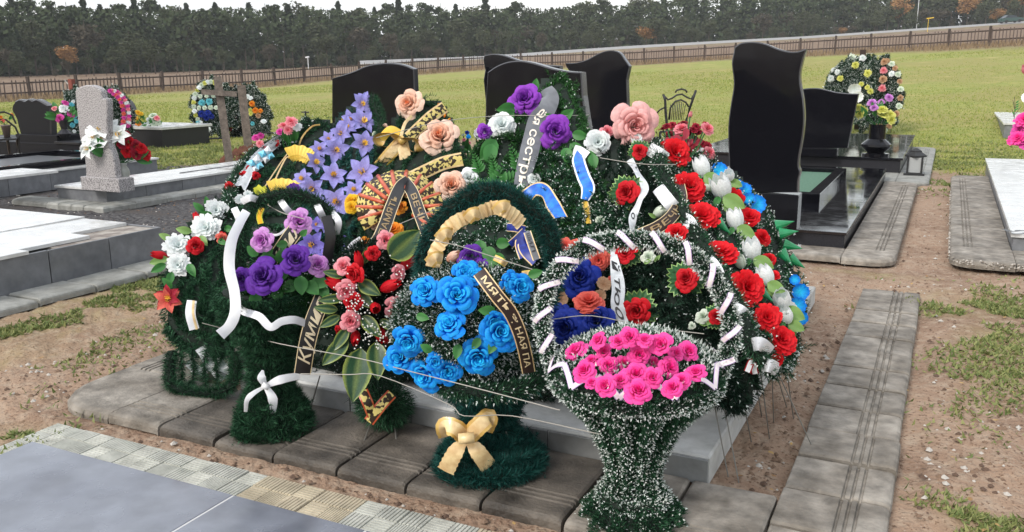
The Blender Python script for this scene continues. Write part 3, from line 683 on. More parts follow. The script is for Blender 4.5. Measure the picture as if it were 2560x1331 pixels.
soil=mixc(ramp(nse(1.3),.4,.62),(.34,.235,.165),(.25,.165,.115)); soil=mixc(ramp(nse(14),.45,.7),soil,(.38,.29,.215)); soil=mixc(ramp(nse(60,3),.58,.68),soil,(.14,.085,.055)); soil=mixc(ramp(nse(95,2),.70,.74),soil,(.42,.37,.31))
gr=mixc(ramp(nse(2.2),.35,.65),(.235,.275,.065),(.33,.33,.10)); gr=mixc(ramp(nse(.25,3),.42,.6),gr,(.31,.275,.10)); gr=mixc(ramp(nse(30),.4,.7),gr,(.21,.225,.07)); gr=mixc(ramp(nse(.9,3),.56,.72),gr,(.36,.31,.12))
dd_=mixc(ramp(nse(1.2),.35,.65),(.17,.115,.085),(.25,.18,.125)); dd_=mixc(ramp(nse(6),.5,.7),dd_,(.13,.10,.06))
gv=mixc(ramp(nse(25,4),.4,.62),(.045,.043,.045),(.12,.115,.115)); gv=mixc(ramp(nse(2.5,4),.5,.65),gv,(.085,.075,.07))
c=mixc(attr('grass'),soil,gr); c=mixc(attr('gravel'),c,gv); c=mixc(attr('dead'),c,dd_); L(c,bs.inputs['Base Color'])
bp=n.nodes.new('ShaderNodeBump'); bp.inputs['Strength'].default_value=1.; bp.inputs['Distance'].default_value=.02; L(nse(38,9),bp.inputs['Height']); L(bp.outputs[0],bs.inputs['Normal'])
o=bpy.data.objects.new('ground',me_from('ground',V,Fq,[grd],attrs={'grass':gm2,'gravel':grav,'dead':dead},smooth=True)); link(o); o['kind']='structure'
# ---- tufts: blades standing on the ground ----
def blades(name,P,hgt,wd,mats,lean=.4,parent=None):
    n=len(P); d=RNG.normal(0,lean,(n,3)); d[:,2]=1; d/=np.linalg.norm(d,axis=1)[:,None]
    w=RNG.normal(0,1,(n,3)); w[:,2]*=.2; w/=np.linalg.norm(w,axis=1)[:,None]
    hh=(hgt*RNG.uniform(.5,1.3,n))[:,None] if np.isscalar(hgt) else (hgt*RNG.uniform(.5,1.3,n))[:,None]
    ww=(wd if np.isscalar(wd) else wd[:,None])
    V=np.stack([P-w*ww*.5,P+w*ww*.5,P+d*hh],1).reshape(-1,3); Fc=np.arange(3*n).reshape(-1,3)
    o=mk(name,V,Fc,mats,parent,attrs={'tone':np.repeat(RNG.random(n),3)}); o['kind']='stuff'; return o
def onground(n,a0,a1,d0,d1,pw=1.):
    a=RNG.uniform(a0,a1,n); d=d0*np.exp(RNG.random(n)**pw*math.log(d1/d0)); x=d*np.sin(a); y=d*np.cos(a)
    return x,y,d,a,terr(a,d)+near_h(x,y)*np.clip((30-d)/15,0,1)
M['blade']=mat('field_grass_blades',(.185,.25,.05),(.36,.36,.11),attr='tone',rough=.8,spec=.2,trans=.2)
M['weed']=mat('ground_weed_leaves',(.11,.16,.045),(.30,.31,.12),attr='tone',rough=.7,spec=.3,trans=.2)
M['dry']=mat('dry_brown_grass',(.20,.14,.085),(.32,.24,.15),attr='tone',rough=.9,spec=.1)
a0,a1=azx(-150),azx(2700)
x,y,d,a,z=onground(190000,a0,a1,10,58); k=(gmask(x,y,d)>.55+.5*(fbm(x,y,1.2,3,31)-.4))&(d<np.interp(a,AZ,DF)-2)
tag(blades('field_grass',np.stack([x,y,z-.01],1)[k],.055+.0*d[k],.006+.0012*d[k],M['blade']),'short yellowish green meadow grass between the graves and the picket fence','grass')
x,y,d,a,z=onground(90000,a0,a1,48,82); k=np.abs(d-np.interp(a,AZ,DF)-1.5)<(3+2*RNG.random(len(d)))
tag(blades('dry_grass',np.stack([x,y,z-.02],1)[k],.34,.05,M['dry'],.25),'strip of dry brown grass growing along the picket fence','grass')
P=[]
for cx,cy,rx,ry in GP[:9]+GP[9:10]+GP[11:13]:
    n_=int(7000*min(1.2,(rx*ry)**.5)); u=RNG.normal(0,.62,(n_,2)); P.append(np.stack([cx+u[:,0]*rx,cy+u[:,1]*ry],1))
P=np.vstack(P); f_=fbm(P[:,0],P[:,1],2.6,4,41); P=P[f_>.46]; z=near_h(P[:,0],P[:,1])
dd0=np.linalg.norm(P,axis=1)
tag(blades('ground_weeds',np.stack([P[:,0],P[:,1],z],1),.022+.002*dd0,.010+.0018*dd0,M['weed'],1.1),'low green and yellowish weeds creeping over the bare soil','ground cover')
# pebbles and clods
x,y,d,a,z=onground(11000,azx(-200),azx(2700),2.3,13); k=(gmask(x,y,d)<.5); x,y,z=x[k],y[k],z[k]
k=~(((x>-3.75)&(x<0)&(y>2.5)&(y<3.1))|((x>-.45)&(x<.02)&(y<6.6))|((x<-.6)&(x>-3.1)&(y>3)&(y<6.1))|(y<2.45)); x,y,z=x[k],y[k],z[k]
mb=MB()
for i_ in range(len(x)):
    s=random.choice((.005,.007,.009,.014))*random.uniform(.7,1.3); q=[(x[i_]+s*math.cos(t)*random.uniform(.7,1.3),y[i_]+s*math.sin(t)*random.uniform(.7,1.3),z[i_]) for t in (0,1.25,2.5,3.8,5)]
    mb.add(q+[(x[i_],y[i_],z[i_]+s*.8)],[(0,1,5),(1,2,5),(2,3,5),(3,4,5),(4,0,5)],random.choice((0,0,1,2)))
M['clod']=mat('soil_clods',(.19,.125,.085),rough=.95); M['clod2']=mat('dark_soil_clods',(.11,.07,.05),rough=.95); M['stone']=mat('pale_gravel_stones',(.45,.42,.38),rough=.9)
tag(mb.out('gravel',[M['clod'],M['clod2'],M['stone']]),'loose clods and pebbles scattered over the trodden soil','gravel',kind='stuff')
M['deadleaf']=mat('fallen_brown_leaves',(.20,.10,.045),(.42,.27,.10),attr='tone',rough=.8)
n_=320; x,y,d,a,z=onground(n_,azx(-100),azx(2700),2.4,10); z=z+.012; q=RNG.random(n_)*6.28; s1=RNG.uniform(.008,.020,n_); u=np.stack([np.cos(q),np.sin(q),RNG.normal(0,.25,n_)],1); w=np.stack([-np.sin(q),np.cos(q),RNG.normal(0,.25,n_)],1); P=np.stack([x,y,z],1); kk=(y>2.5); P=P[kk];u=u[kk]*s1[kk,None];w=w[kk]*s1[kk,None]*.55
V=np.stack([P-u,P-u*.2+w,P+u,P-u*.2-w],1).reshape(-1,3); V[:,2]=np.maximum(V[:,2],.004)
o=mk('leaf_litter',V,np.arange(len(V)).reshape(-1,4),[M['deadleaf']],attrs={'tone':np.repeat(RNG.random(len(P)),4)}); tag(o,'small fallen brown and yellow leaves lying on the soil','leaf litter',kind='stuff')
# ================= ROAD, FENCE, CAR, POSTS =================
def tp(x,dm,kind='R',dz=0.):
    a=azx(x); d=np.interp(a,AZ,DR if kind=='R' else DF)+dm; return np.array([d*math.sin(a),d*math.cos(a),float(terr(np.array(a),np.array(d)))+dz])
M['asph']=mat('pale_worn_asphalt',(.32,.315,.31),(.26,.255,.25),rough=.8,nscale=1)
xs=np.linspace(900,4000,60); V=[];Fc=[]
for i_,xx in enumerate(xs):
    V+= [tp(xx,-6.5,'R',-.3),tp(xx,-4.2,'R',.38),tp(xx,4.2,'R',.85),tp(xx,6.5,'R',-.2)]
    if i_: o0=(i_-1)*4; Fc+=[(o0+j,o0+j+1,o0+j+5,o0+j+4) for j in range(3)]
M['verge']=mat('brown_road_verge',(.17,.125,.085),(.21,.17,.10),rough=.95,nscale=1.)
ro=mk('road',V,Fc,[M['asph'],M['verge']],midx=[[1,0,1][j%3] for j in range(len(Fc))]); ro['kind']='structure'
fe=thing('picket_fence','long dark wooden picket fence running across the meadow below the road','fence',tp(0,0,'F'))
# walk the fence line at even spacing
fx=np.linspace(-350,2900,900); FP=np.array([tp(v,0,'F') for v in fx]); fs=np.concatenate([[0],np.cumsum(np.linalg.norm(np.diff(FP,axis=0),axis=1))])
def fpt(s): return np.array([np.interp(s,fs,FP[:,i_]) for i_ in range(3)])
pm=MB().box(-.07,.07,-.07,.07,-.2,1.22,.02); pme=me_from('post',np.array(pm.v),pm.f,[M['fence']])
s=0; 
while s<fs[-1]: put('post',pme,fpt(s)+np.array([0,0,random.uniform(-.05,.06)]),(random.uniform(-.04,.04),random.uniform(-.04,.04),.2),1,fe); s+=2.55
for hh in (.38,.92):
    pts=[fpt(v)+np.array([0,0,hh]) for v in np.arange(0,fs[-1],1.5)]; mb=MB()
    for a_,b_ in zip(pts[:-1],pts[1:]): mb.tube([a_,b_],.045,4)
    mb.out('rail',M['fence'],fe)
mb=MB()
for sgm in range(int(fs[-1]/.21)):
    if random.random()<.07 : continue
    p=fpt(sgm*.21); q=fpt(sgm*.21+.07)-p; h_=random.uniform(.92,1.06); n2=nrm(np.array([q[1],-q[0],0]))*.02
    mb.add([p+n2+[0,0,.08],p+q+n2+[0,0,.08],p+q+n2+[0,0,h_],p+q*.5+n2+[0,0,h_+.06],p+n2+[0,0,h_]],[(0,1,2,3,4)])
pk=mb.out('picket',M['fpick'],fe); pk['kind']='stuff'
# car on the road
P=tp(2513,-1.5,'R',.60); t_=nrm(tp(2560,-1.5,'R')-tp(2460,-1.5,'R')); s_=nrm(np.cross([0,0,1],t_))
car=thing('parked_car','small dark green car driving along the distant road at the right','car',P)
M['carp']=mat('dark_green_car_paint',(.02,.06,.05),rough=.25,coat=.6); M['carg']=mat('dark_car_glass',(.02,.025,.03),rough=.08); M['tyre']=mat('black_rubber',(.015,.015,.015),rough=.8)
def cb(name,prof,hw,m,inset=0):
    V=[];N=len(prof)
    for sd_ in(-1,1):
        for (u,v,*w) in prof: V.append(P+t_*u+s_*sd_*(hw-(w[0] if w else 0))+np.array([0,0,v]))
    Fc=[tuple(range(N)),tuple(range(2*N-1,N-1,-1))]+[(i_,(i_+1)%N,N+(i_+1)%N,N+i_) for i_ in range(N)]
    return mk(name,V,Fc,m,car)
cb('body',[(-2.1,.3),(2.1,.3),(2.15,.65),(2.0,.85),(1.1,.95),(-1.5,1.0),(-2.1,.92),(-2.15,.6)],.85,M['carp'])
cb('cabin_glass',[(1.05,.95),(.35,1.42,.15),(-1.1,1.45,.15),(-1.75,1.0)],.8,M['carg']); cb('roof',[(.38,1.43),(-1.08,1.46),(-1.0,1.5),(.3,1.48)],.66,M['carp'])
for u in(-1.35,1.35):
    for sd_ in(-1,1): MB().tube([P+t_*u+s_*sd_*.68+[0,0,.32],P+t_*u+s_*sd_*.88+[0,0,.32]],.32,12).out('wheel',M['tyre'],car)
def signpost(x,dm,hh,col,lab,arm):
    P=tp(x,dm,'R'); t=thing('roadside_post',lab,'road post',P); MB().tube([P,P+[0,0,hh]],.05,6).out('pole',col,t)
    MB().tube([P+[-.35,0,hh*.95],P+[arm,0,hh]],.10,6).out('sign_plate',col,t)
M['yel']=mat('yellow_painted_marker',(.75,.5,.03)); M['whp']=mat('white_painted_post',(.7,.72,.75))
signpost(771,-9,1.7,M['whp'],'white marker post standing beyond the fence left of centre','' and 0 or .2)
signpost(2310,-8,2.6,M['yel'],'yellow marker post standing beside the road at the right',.9)
mb_=thing('birch_stake','thin pale bare pole standing before the wood at right','pole',tp(2282,14)); 
MB().tube([tp(2282,14),tp(2282,14)+[0,0,8.5]],.07,6).out('stem',M['whp'],mb_)
# ================= FOREST =================
TM=dict(c1=mat('dark_spruce_needles',(.026,.040,.022),(.044,.060,.034),attr='tone',rough=.9,spec=.1),
 c2=mat('greygreen_pine_needles',(.036,.052,.026),(.066,.084,.042),attr='tone',rough=.9,spec=.1),
 b1=mat('olive_grey_twigs',(.052,.064,.034),(.088,.098,.056),attr='tone',rough=.95,spec=.1),
 b2=mat('brown_bare_twigs',(.062,.054,.038),(.10,.086,.062),attr='tone',rough=.95,spec=.1),
 y=mat('rusty_yellow_leaves',(.24,.13,.06),(.36,.20,.08),attr='tone',rough=.9,spec=.1), bark=mat('tree_bark',(.06,.045,.035),(.11,.09,.075),rough=.95,nscale=5))
def crown(kind,seed):
    r=np.random.default_rng(seed); n=dict(spruce=1000,pine=1000,broad=1400,shrub=1000)[kind]
    if kind=='spruce':
        z=r.random(n)**.8*.86+.12; R=.17*(1.02-z)**.85*(1+.35*np.sin(z*55+r.random()*6)); q=r.random(n)*6.28; rr=R*(.3+.75*r.random(n)**.5); sz=.024
    elif kind=='pine':
        k=r.integers(0,9,n); cz=r.uniform(.5,.93,9); ca=r.random(9)*6.28; cr_=r.uniform(.02,.13,9)
        q_=r.normal(0,1,(n,3)); q_/=np.linalg.norm(q_,axis=1)[:,None]; s_=r.uniform(.06,.10,9)[k]*r.random(n)**.4
        X=cr_[k]*np.cos(ca[k])+q_[:,0]*s_; Y=cr_[k]*np.sin(ca[k])+q_[:,1]*s_; z=cz[k]+q_[:,2]*s_*.7; sz=.021
    else:
        m_=14; k=r.integers(0,m_,n); u=r.normal(0,1,(m_,3)); u/=np.linalg.norm(u,axis=1)[:,None]; c=u*[.17,.17,.26]*r.uniform(.5,1,(m_,1))+[0,0,.62 if kind=='broad' else .5]
        q_=r.normal(0,1,(n,3)); q_/=np.linalg.norm(q_,axis=1)[:,None]; s_=r.uniform(.08,.15,m_)[k]*r.random(n)**.35
        X=c[k,0]+q_[:,0]*s_; Y=c[k,1]+q_[:,1]*s_; z=np.clip(c[k,2]+q_[:,2]*s_,.02,1.02); sz=.021
    if kind=='spruce': X=rr*np.cos(q); Y=rr*np.sin(q)
    P=np.stack([X,Y,z],1); a=r.normal(0,1,(n,3)); a/=np.linalg.norm(a,axis=1)[:,None]; b=np.cross(a,r.normal(0,1,(n,3))); b/=np.linalg.norm(b,axis=1)[:,None]
    s1=sz*r.uniform(.6,1.4,(n,1)); V=np.stack([P-a*s1,P+b*s1*.7,P+a*s1,P-b*s1*.7],1).reshape(-1,3)
    return V,np.arange(4*n).reshape(-1,4),np.repeat(r.random(n),4)
protos=[]
for kind,cm,cnt in (('spruce','c1',3),('pine','c2',4),('broad','b1',4),('broad','b2',2),('broad','y',1),('shrub','b1',2),('shrub','b2',2),('pine','c1',2)):
    for i_ in range(cnt):
        V,Fc,T=crown(kind,i_*31+len(kind)); cme=me_from('crown',V,Fc,[TM[cm]],attrs={'tone':T})
        t=MB(); t.tube([(0,0,-.03),(.004,.003,.4),(0,0,.93)],[.013,.009,.003],5)
        for bb in range(5):
            q=random.random()*6.28; z0=.3+.12*bb; t.tube([(0,0,z0),(.09*math.cos(q),.09*math.sin(q),z0+.09)],[.005,.002],4)
        protos.append((kind,cm,cme,me_from('trunk',np.array(t.v),t.f,[TM['bark']])))
TL={('spruce','c1'):'dark pointed spruce rising in the wood beyond the road',('pine','c2'):'grey green pine standing in the wood beyond the road',('pine','c1'):'dark green pine standing in the wood beyond the road',('broad','b1'):'olive grey broadleaf tree thinning at the edge of the wood',('broad','b2'):'brown half bare broadleaf tree at the edge of the wood',
 ('broad','y'):'rusty orange autumn tree among the dark wood at the right',('shrub','b1'):'low olive bush at the foot of the wood',('shrub','b2'):'low brown bush at the foot of the wood'}
def tree(x,dm,hh,sel):
    kind,cm,cme,tme=random.choice([p for p in protos if (p[0],p[1])==sel]); P=tp(x,dm,'R',-.1)
    t=thing({'spruce':'spruce_tree','pine':'pine_tree','broad':'broadleaf_tree','shrub':'bush'}[kind],TL[sel],'bush' if kind=='shrub' else 'tree',P,group=sel[1]+' '+kind+' at the wood edge' if False else {'c1':'dark conifers','c2':'grey green pines','b1':'olive broadleaf growth','b2':'brown broadleaf growth','y':'autumn coloured trees'}[cm]+' of the distant wood')
    rz=random.random()*6.28; w=random.uniform(.9,1.3)*(1.25 if kind in('broad','shrub') else 1)
    for nm,me in (('trunk',tme),('crown',cme)):
        o=bpy.data.objects.new(nm,me); o.parent=t; o.rotation_euler=(0,0,rz); o.scale=(hh*w,hh*w,hh); C.objects.link(o)
def topy(x): return np.interp(x,[-400,0,300,700,1000,1280,1650,1900,2560,3000],[30,34,28,25,22,16,4,-14,-40,-45])
def hfor(x,dm,ytop):
    P=tp(x,dm,'R'); D=math.hypot(P[0],P[1]); yh=180.7-.00724*x
    return 1.55+(yh-ytop)/2194*D*math.cos(0)-P[2]
NB=115
for i_ in range(NB):   # tall back row
    x=-300+3150*(i_+random.random()*.8)/NB; dm=random.uniform(34,48); r=random.random()
    sel=('pine','c2') if r<.40 else ('spruce','c1') if r<.70 else ('pine','c1') if r<.8 else ('broad','b1')
    tree(x,dm,hfor(x,dm,topy(x)+random.uniform(-14,14)-(8 if sel[0]=='spruce' and random.random()<.6 else 0)),sel)
for i_ in range(75):
    x=-300+3150*(i_+random.random())/75; dm=random.uniform(22,32); r=random.random()
    sel=('broad','b1') if r<.42 else ('pine','c2') if r<.62 else ('broad','b2') if r<.76 else ('pine','c1') if r<.9 else ('spruce','c1')
    tree(x,dm,hfor(x,dm,topy(x)+random.uniform(22,55)),sel)
for i_ in range(110):
    x=-300+3150*(i_+random.random())/110; dm=random.uniform(9,20); r=random.random()
    sel=('broad','b1') if r<.45 else ('shrub','b1') if r<.6 else ('shrub','b2') if r<.74 else ('broad','b2') if r<.9 else ('pine','c2')
    yb=190-.045*x; tree(x,dm,hfor(x,dm,yb-(random.uniform(30,75) if sel[0]!='shrub' else random.uniform(18,35))*(1-.1*x/2560)),sel)
AUT=iter(['orange crowned birch near the yellow road marker','tall rusty tree standing highest at the right','orange birch cut by the right edge of the view','small low orange bush like tree left of the distant car','small rusty sapling at the far left of the wood','small rusty sapling above the twin headstones','small orange sapling left of the yellow road marker'])
for x,yt,hdm in ((2236,8,16),(2405,0,20),(2545,-12,17),(2480,38,10),(170,112,10),(1615,62,12),(2100,75,9)):
    tree(x,hdm,max(2.5,hfor(x,hdm,yt)),('broad','y')); [o for o in C.objects if o.type=='EMPTY'][-1]['label']=next(AUT)
# the mass of the wood behind
n_=75000; xx=RNG.uniform(-450,2950,n_); u=RNG.random(n_); V=[]
aa=np.array([azx(v) for v in np.linspace(-500,3000,400)]); aa=np.interp(xx,np.linspace(-500,3000,400),aa)
dm=RNG.uniform(26,52,n_); d_=np.interp(aa,AZ,DR)+dm; zb=terr(aa,d_); yh=180.7-.00724*xx
zt=1.55+(yh-(topy(xx)+7+20*fbm(xx,xx*0,.015,3,3)))/2194*d_; P=np.stack([d_*np.sin(aa),d_*np.cos(aa),zb+(zt-zb)*u],1)
a=RNG.normal(0,1,(n_,3)); a/=np.linalg.norm(a,axis=1)[:,None]; b=np.cross(a,RNG.normal(0,1,(n_,3))); b/=np.linalg.norm(b,axis=1)[:,None]; s1=RNG.uniform(.16,.5,(n_,1))*(1.7-u[:,None])
V=np.stack([P-a*s1,P+b*s1*.8,P+a*s1,P-b*s1*.8],1).reshape(-1,3)
o=mk('woodland',V,np.arange(4*n_).reshape(-1,4),[TM['c2']],attrs={'tone':np.repeat(RNG.random(n_),4)}); tag(o,'dense dark wood stretching along the horizon behind the road','forest',kind='stuff')
hz=bpy.data.materials.new('pale_air'); hz.use_nodes=True; hn_=hz.node_tree; hn_.nodes.clear(); pv_=hn_.nodes.new('ShaderNodeVolumePrincipled'); pv_.inputs['Color'].default_value=(.86,.89,.92,1); pv_.inputs['Density'].default_value=.00045; mo_=hn_.nodes.new('ShaderNodeOutputMaterial'); hn_.links.new(pv_.outputs[0],mo_.inputs['Volume'])
b=MB(); b.box(-730,730,-730,730,-2.5,60); hb=b.out('haze',hz); hb['kind']='stuff'
# ================= PAVING AND FOREGROUND =================
def strip_tile(w,l,h=.05,groove=True):
    """paver, profile across x (outer edge at +x rounded, grooves beside it), extruded along y"""
    pr=[(0,-h),(0,-.004),(.004,0)]
    if groove:
        for g in (.075,.105,.135): 
            c=w-g-.03; pr+=[(c-.007,0),(c-.003,-.009),(c+.003,-.009),(c+.007,0)]
    pr+=[(w-.030,0),(w-.014,-.003),(w-.004,-.010),(w,-.022),(w,-h)]
    pr=pr[:3]+sorted(pr[3:-5],key=lambda q:q[0])+pr[-5:]
    V=[];N=len(pr)
    for yy,z in ((.004,-.007),(.014,0),(l-.014,0),(l-.004,-.007)): V+=[(a,yy,b+z) for a,b in pr]
    Fc=[(k*N+i_,(k+1)*N+i_,(k+1)*N+i_+1,k*N+i_+1) for k in range(3) for i_ in range(N-1)]
    Fc+=[tuple(range(N)),tuple(range(4*N-1,3*N-1,-1))]
    return V,Fc
def var_tiles(w,l,m,nv=3,**k):
    out=[]
    for i_ in range(nv):
        V,Fc=strip_tile(w,l,**k); out.append(me_from('paver',V,Fc,[m]))
    return out
pv=bpy.data.objects.new('path',None); C.objects.link(pv); pv['kind']='structure'; pv.location=(-.42,3,0)
PT=var_tiles(.37,.297,M['pave'])
for k in range(13):
    o=put('paver',PT[0],(-.425+random.uniform(-.004,.004),2.56+.305*k,.020+random.uniform(-.006,.006)),(random.uniform(-.012,.012),random.uniform(-.012,.012),random.uniform(-.008,.008)),1,pv)
# earth bed below the paving
# surround in front of the raised slab (kerb faces the viewer): rotate -90
sr=bpy.data.objects.new('pavement',None); C.objects.link(sr); sr['kind']='structure'; sr.location=(-2,2.8,0)
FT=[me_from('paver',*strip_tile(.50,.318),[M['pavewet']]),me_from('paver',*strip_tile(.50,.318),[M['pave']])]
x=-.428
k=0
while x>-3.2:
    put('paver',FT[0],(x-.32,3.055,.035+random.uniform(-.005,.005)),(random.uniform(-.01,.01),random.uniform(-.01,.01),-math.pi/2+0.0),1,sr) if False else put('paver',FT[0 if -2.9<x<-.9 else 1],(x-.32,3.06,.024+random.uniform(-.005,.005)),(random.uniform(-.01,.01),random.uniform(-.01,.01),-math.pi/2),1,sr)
    x-=.322; k+=1
xl=x   # corner piece with rounded outer corner
def corner_piece(cx,cy,w,sx,sy,rad,z,m,parent,h=.06,name='corner_paver',l=None):
    l=l or w; pts=[(0,0),(l,0)]; 
    for q in np.linspace(0,math.pi/2,7): pts.append((l-rad+rad*math.cos(q) if False else l-rad+rad*math.sin(math.pi/2-q) ,w-rad+rad*math.sin(q)))
    pts+=[(0,w)]; V=[];N=len(pts)
    for ins,zz in ((0,z-h),(0,z-.03),(.012,z-.010),(.035,z)):
        for (u,v) in pts:
            u2=u-ins*(u>0.001) ; v2=v-ins*(v>0.001); V.append((cx+sx*u2,cy+sy*v2,zz))
    Fc=[tuple(3*N+i_ for i_ in range(N))]+[(k*N+i_,k*N+(i_+1)%N,(k+1)*N+(i_+1)%N,(k+1)*N+i_) for k in range(3) for i_ in range(N)]
    return mk(name,V,Fc,m,parent)
corner_piece(xl-.002,3.06,.50,-1,-1,.30,.024,M['pave'],sr,l=.47)
for k in range(8):
    put('paver',me_from('paver',*strip_tile(.47,.36,groove=True),[M['pave']]) if k==0 else sr.children[-1].data,(xl-.002,3.07+.362*(k+1),.022+random.uniform(-.004,.004)),(0,0,math.pi),1,sr)
# raised cement slab under the flowers
sb=thing('raised_grave_slab','wide raised cement slab with pale whitewashed sides carrying the heap of wreaths','grave slab',(-1.9,4.5,0))
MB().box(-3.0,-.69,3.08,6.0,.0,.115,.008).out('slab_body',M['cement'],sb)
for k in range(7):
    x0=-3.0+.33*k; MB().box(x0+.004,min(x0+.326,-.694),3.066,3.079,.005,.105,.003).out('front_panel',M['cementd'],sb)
# foreground grave: relief tiles and polished slabs
fg=thing('tiled_grave','polished grey slab grave edged with cream and sandy relief tiles in the left foreground','grave',(-2.5,1.6,0))
Z0=.012
def relief(kind,m):
    b=MB(); s=.0915
    b.box(0,s,0,s,-.04,-.003,0)
    nb=6
    if kind==2: nb=9
    for i_ in range(nb):
        p0=s*(i_+.12)/nb; p1=s*(i_+.88)/nb
        if kind in(0,2): b.box(p0,p1,.002,s-.002,-.0031,.0012 if kind==0 else .0,.0010)
        else: b.box(.002,s-.002,p0,p1,-.0031,.0,.0010)
    return me_from('relief_tile',np.array(b.v),b.f,[m])
RM={(k,m):relief(k,M[m]) for k in(0,1,2) for m in('tileg','tilet')}
x=-3.46; i_=0; cnt=0
cols_=['tileg']*13+['tilet']*4+['tilet','tileg']*0+['tilet']*1+['tileg']*5+['tilet']*20
while x<.3 and cnt<290:
    for j in range(2):
        kk=[0,2,1,1,2,0,1][(i_*2+j*3+(i_//3))%7]
        if random.random()<.2: kk=1
        put('relief_tile',RM[(kk,cols_[min(i_,39)])],(x,2.225+.0925*j,Z0+random.uniform(-.0015,.0015)),(0,0,0),1,fg); cnt+=1
    x+=.0925+(.004 if i_%4==3 else 0); i_+=1
y=2.13
for j in range(14):
    put('relief_tile',RM[(j%2*2,'tileg')],(-3.46,y-.0925*j,Z0),(0,0,0),1,fg); put('relief_tile',RM[(1,'tileg')],(-3.3675-.0,y-.0925*j,Z0),(0,0,0),1,fg) if False else None
for a_,b_ in ((-3.36,-2.245),(-2.235,-1.655),(-1.645,-.9),(-.89,.3)):
    MB().box(a_,b_,.6,2.214,-.03,.022,.002).out('polished_slab',M['slab'],fg)
for q in (-2.24,-1.65,-.895): MB().box(q-.005,q+.005,.6,2.213,-.03,.0195).out('grout_joint',M['grout'],fg)
# ================= GRAVES ON THE RIGHT =================
def lim(o): return [ (p[0],p[2]) for p in o]
def headstone(parent,pts,Y,th,m='black',name='headstone',b=.012,me='blackedge'):
    P=[py_(x,y,Y) for x,y in pts]; return MB().prism([(p[0],p[2]) for p in P],Y,th,b,0,1).out(name,[M[m],M[me]],parent)
def smooth_outline(pts,n=4):
    c=catmull([np.array(p+(0,)) for p in pts],n); return [(float(a[0]),float(a[1])) for a in c]
ZP=.18
Y1=float(gz(1994,578,ZP)[1])
g1=thing('black_grave','tall wavy black stele on a polished black plinth right of the flower heap','grave',(-1.5,9,0))
SX0=py_(1825,520,Y1)[0]; SX1=py_(1996,520,Y1)[0]
out=[(1836,118),(1854,107),(1887,105),(1914,110),(1944,122),(1973,129),(1998,128),(2015,123),(2009,144),(2001,179),(2001,209),(2008,248),(2011,298),(2006,348),(1998,392),(1997,417),(2001,430),(1996,452),(1995,482)]
lft=[(1826,482),(1822,407),(1820,318),(1827,258),(1834,209),(1829,159),(1834,130)]
headstone(g1,smooth_outline(out,3)+smooth_outline(lft,3),Y1,.10,name='stele',b=.010)
MB().box(SX0-.02,SX1,Y1-.03,Y1+.16,ZP+.001,float(py_(1900,482,Y1)[2]),.006).out('stele_base',M['black'],g1)
PX1=-.69; PY0=7.77
MB().box(-2.7,PX1,PY0,12.95,0,ZP-.022).out('plinth_side',M['blackrough'],g1)
yy=PY0-.015
for k,(a_,b_) in enumerate(((PY0-.015,9.6),(9.604,11.3),(11.304,12.97))): MB().box(-2.72,PX1+.015,a_,b_,ZP-.022,ZP,.003).out('plinth_top_slab',M['blacktop'],g1)
fbx=py_(2075,447,10.8)[0]
fl=thing('flower_bed_frame','low black granite frame with green filling on the plinth behind the tall black stele','grave border',(-1.4,10,ZP))
x0,x1=-1.75,float(gz(2040,500,ZP+.08)[0]); y0_,y1_=9.35,11.9
for (a,b,c_,d_) in ((x0,x1,y0_,y0_+.12),(x0,x1,y1_-.12,y1_),(x0,x0+.12,y0_+.122,y1_-.122),(x1-.12,x1,y0_+.122,y1_-.122)): MB().box(a,b,c_,d_,ZP,ZP+.10,.005).out('frame_bar',M['black'],fl)
M['greenfill']=mat('green_artificial_turf',(.06,.14,.09),(.10,.19,.13),rough=.9,nscale=40)
MB().box(x0+.121,x1-.121,y0_+.121,y1_-.121,ZP,ZP+.05).out('green_filling',M['greenfill'],fl)
def surround(name,x1o,x1i,yf,yb,m,xl,parentloc,tile=.42,yfi=None,z=.05,pebble=False,side=1):
    s=bpy.data.objects.new(name,None); C.objects.link(s); s['kind']='structure'; s.location=parentloc
    w=abs(x1o-x1i); wy=(yfi or yf+w)-yf
    corner_piece(x1i,yf+wy,wy,side,-1,.2,z,m,s,l=w)
    me=me_from('paver',*strip_tile(w,tile),[m]); y=yf+wy+.002
    while y+tile<yb:
        if side>0: put('paver',me,(x1i,y,z-.001),(0,0,0),1,s)
        else: put('paver',me,(x1i,y+tile,z-.001),(0,0,math.pi),1,s)
        y+=tile+.002
    corner_piece(x1i,y,w,side,1,.15,z,m,s,l=w)
    me2=me_from('paver',*strip_tile(wy,tile,groove=False),[m]); x=x1i-side*.002
    while (x-tile*side-xl)*side>0:
        if side>0: put('paver',me2,(x-tile,yf+wy,z-.001),(0,0,-math.pi/2),1,s)
        else: put('paver',me2,(x,yf+wy,z-.001),(0,0,-math.pi/2),1,s)
        x-=side*(tile+.002)
    return s
surround('pavement',-.27,-.67,7.38,12.7,M['pave'],-2.9,(-.5,9,0),yfi=7.76,tile=.5)
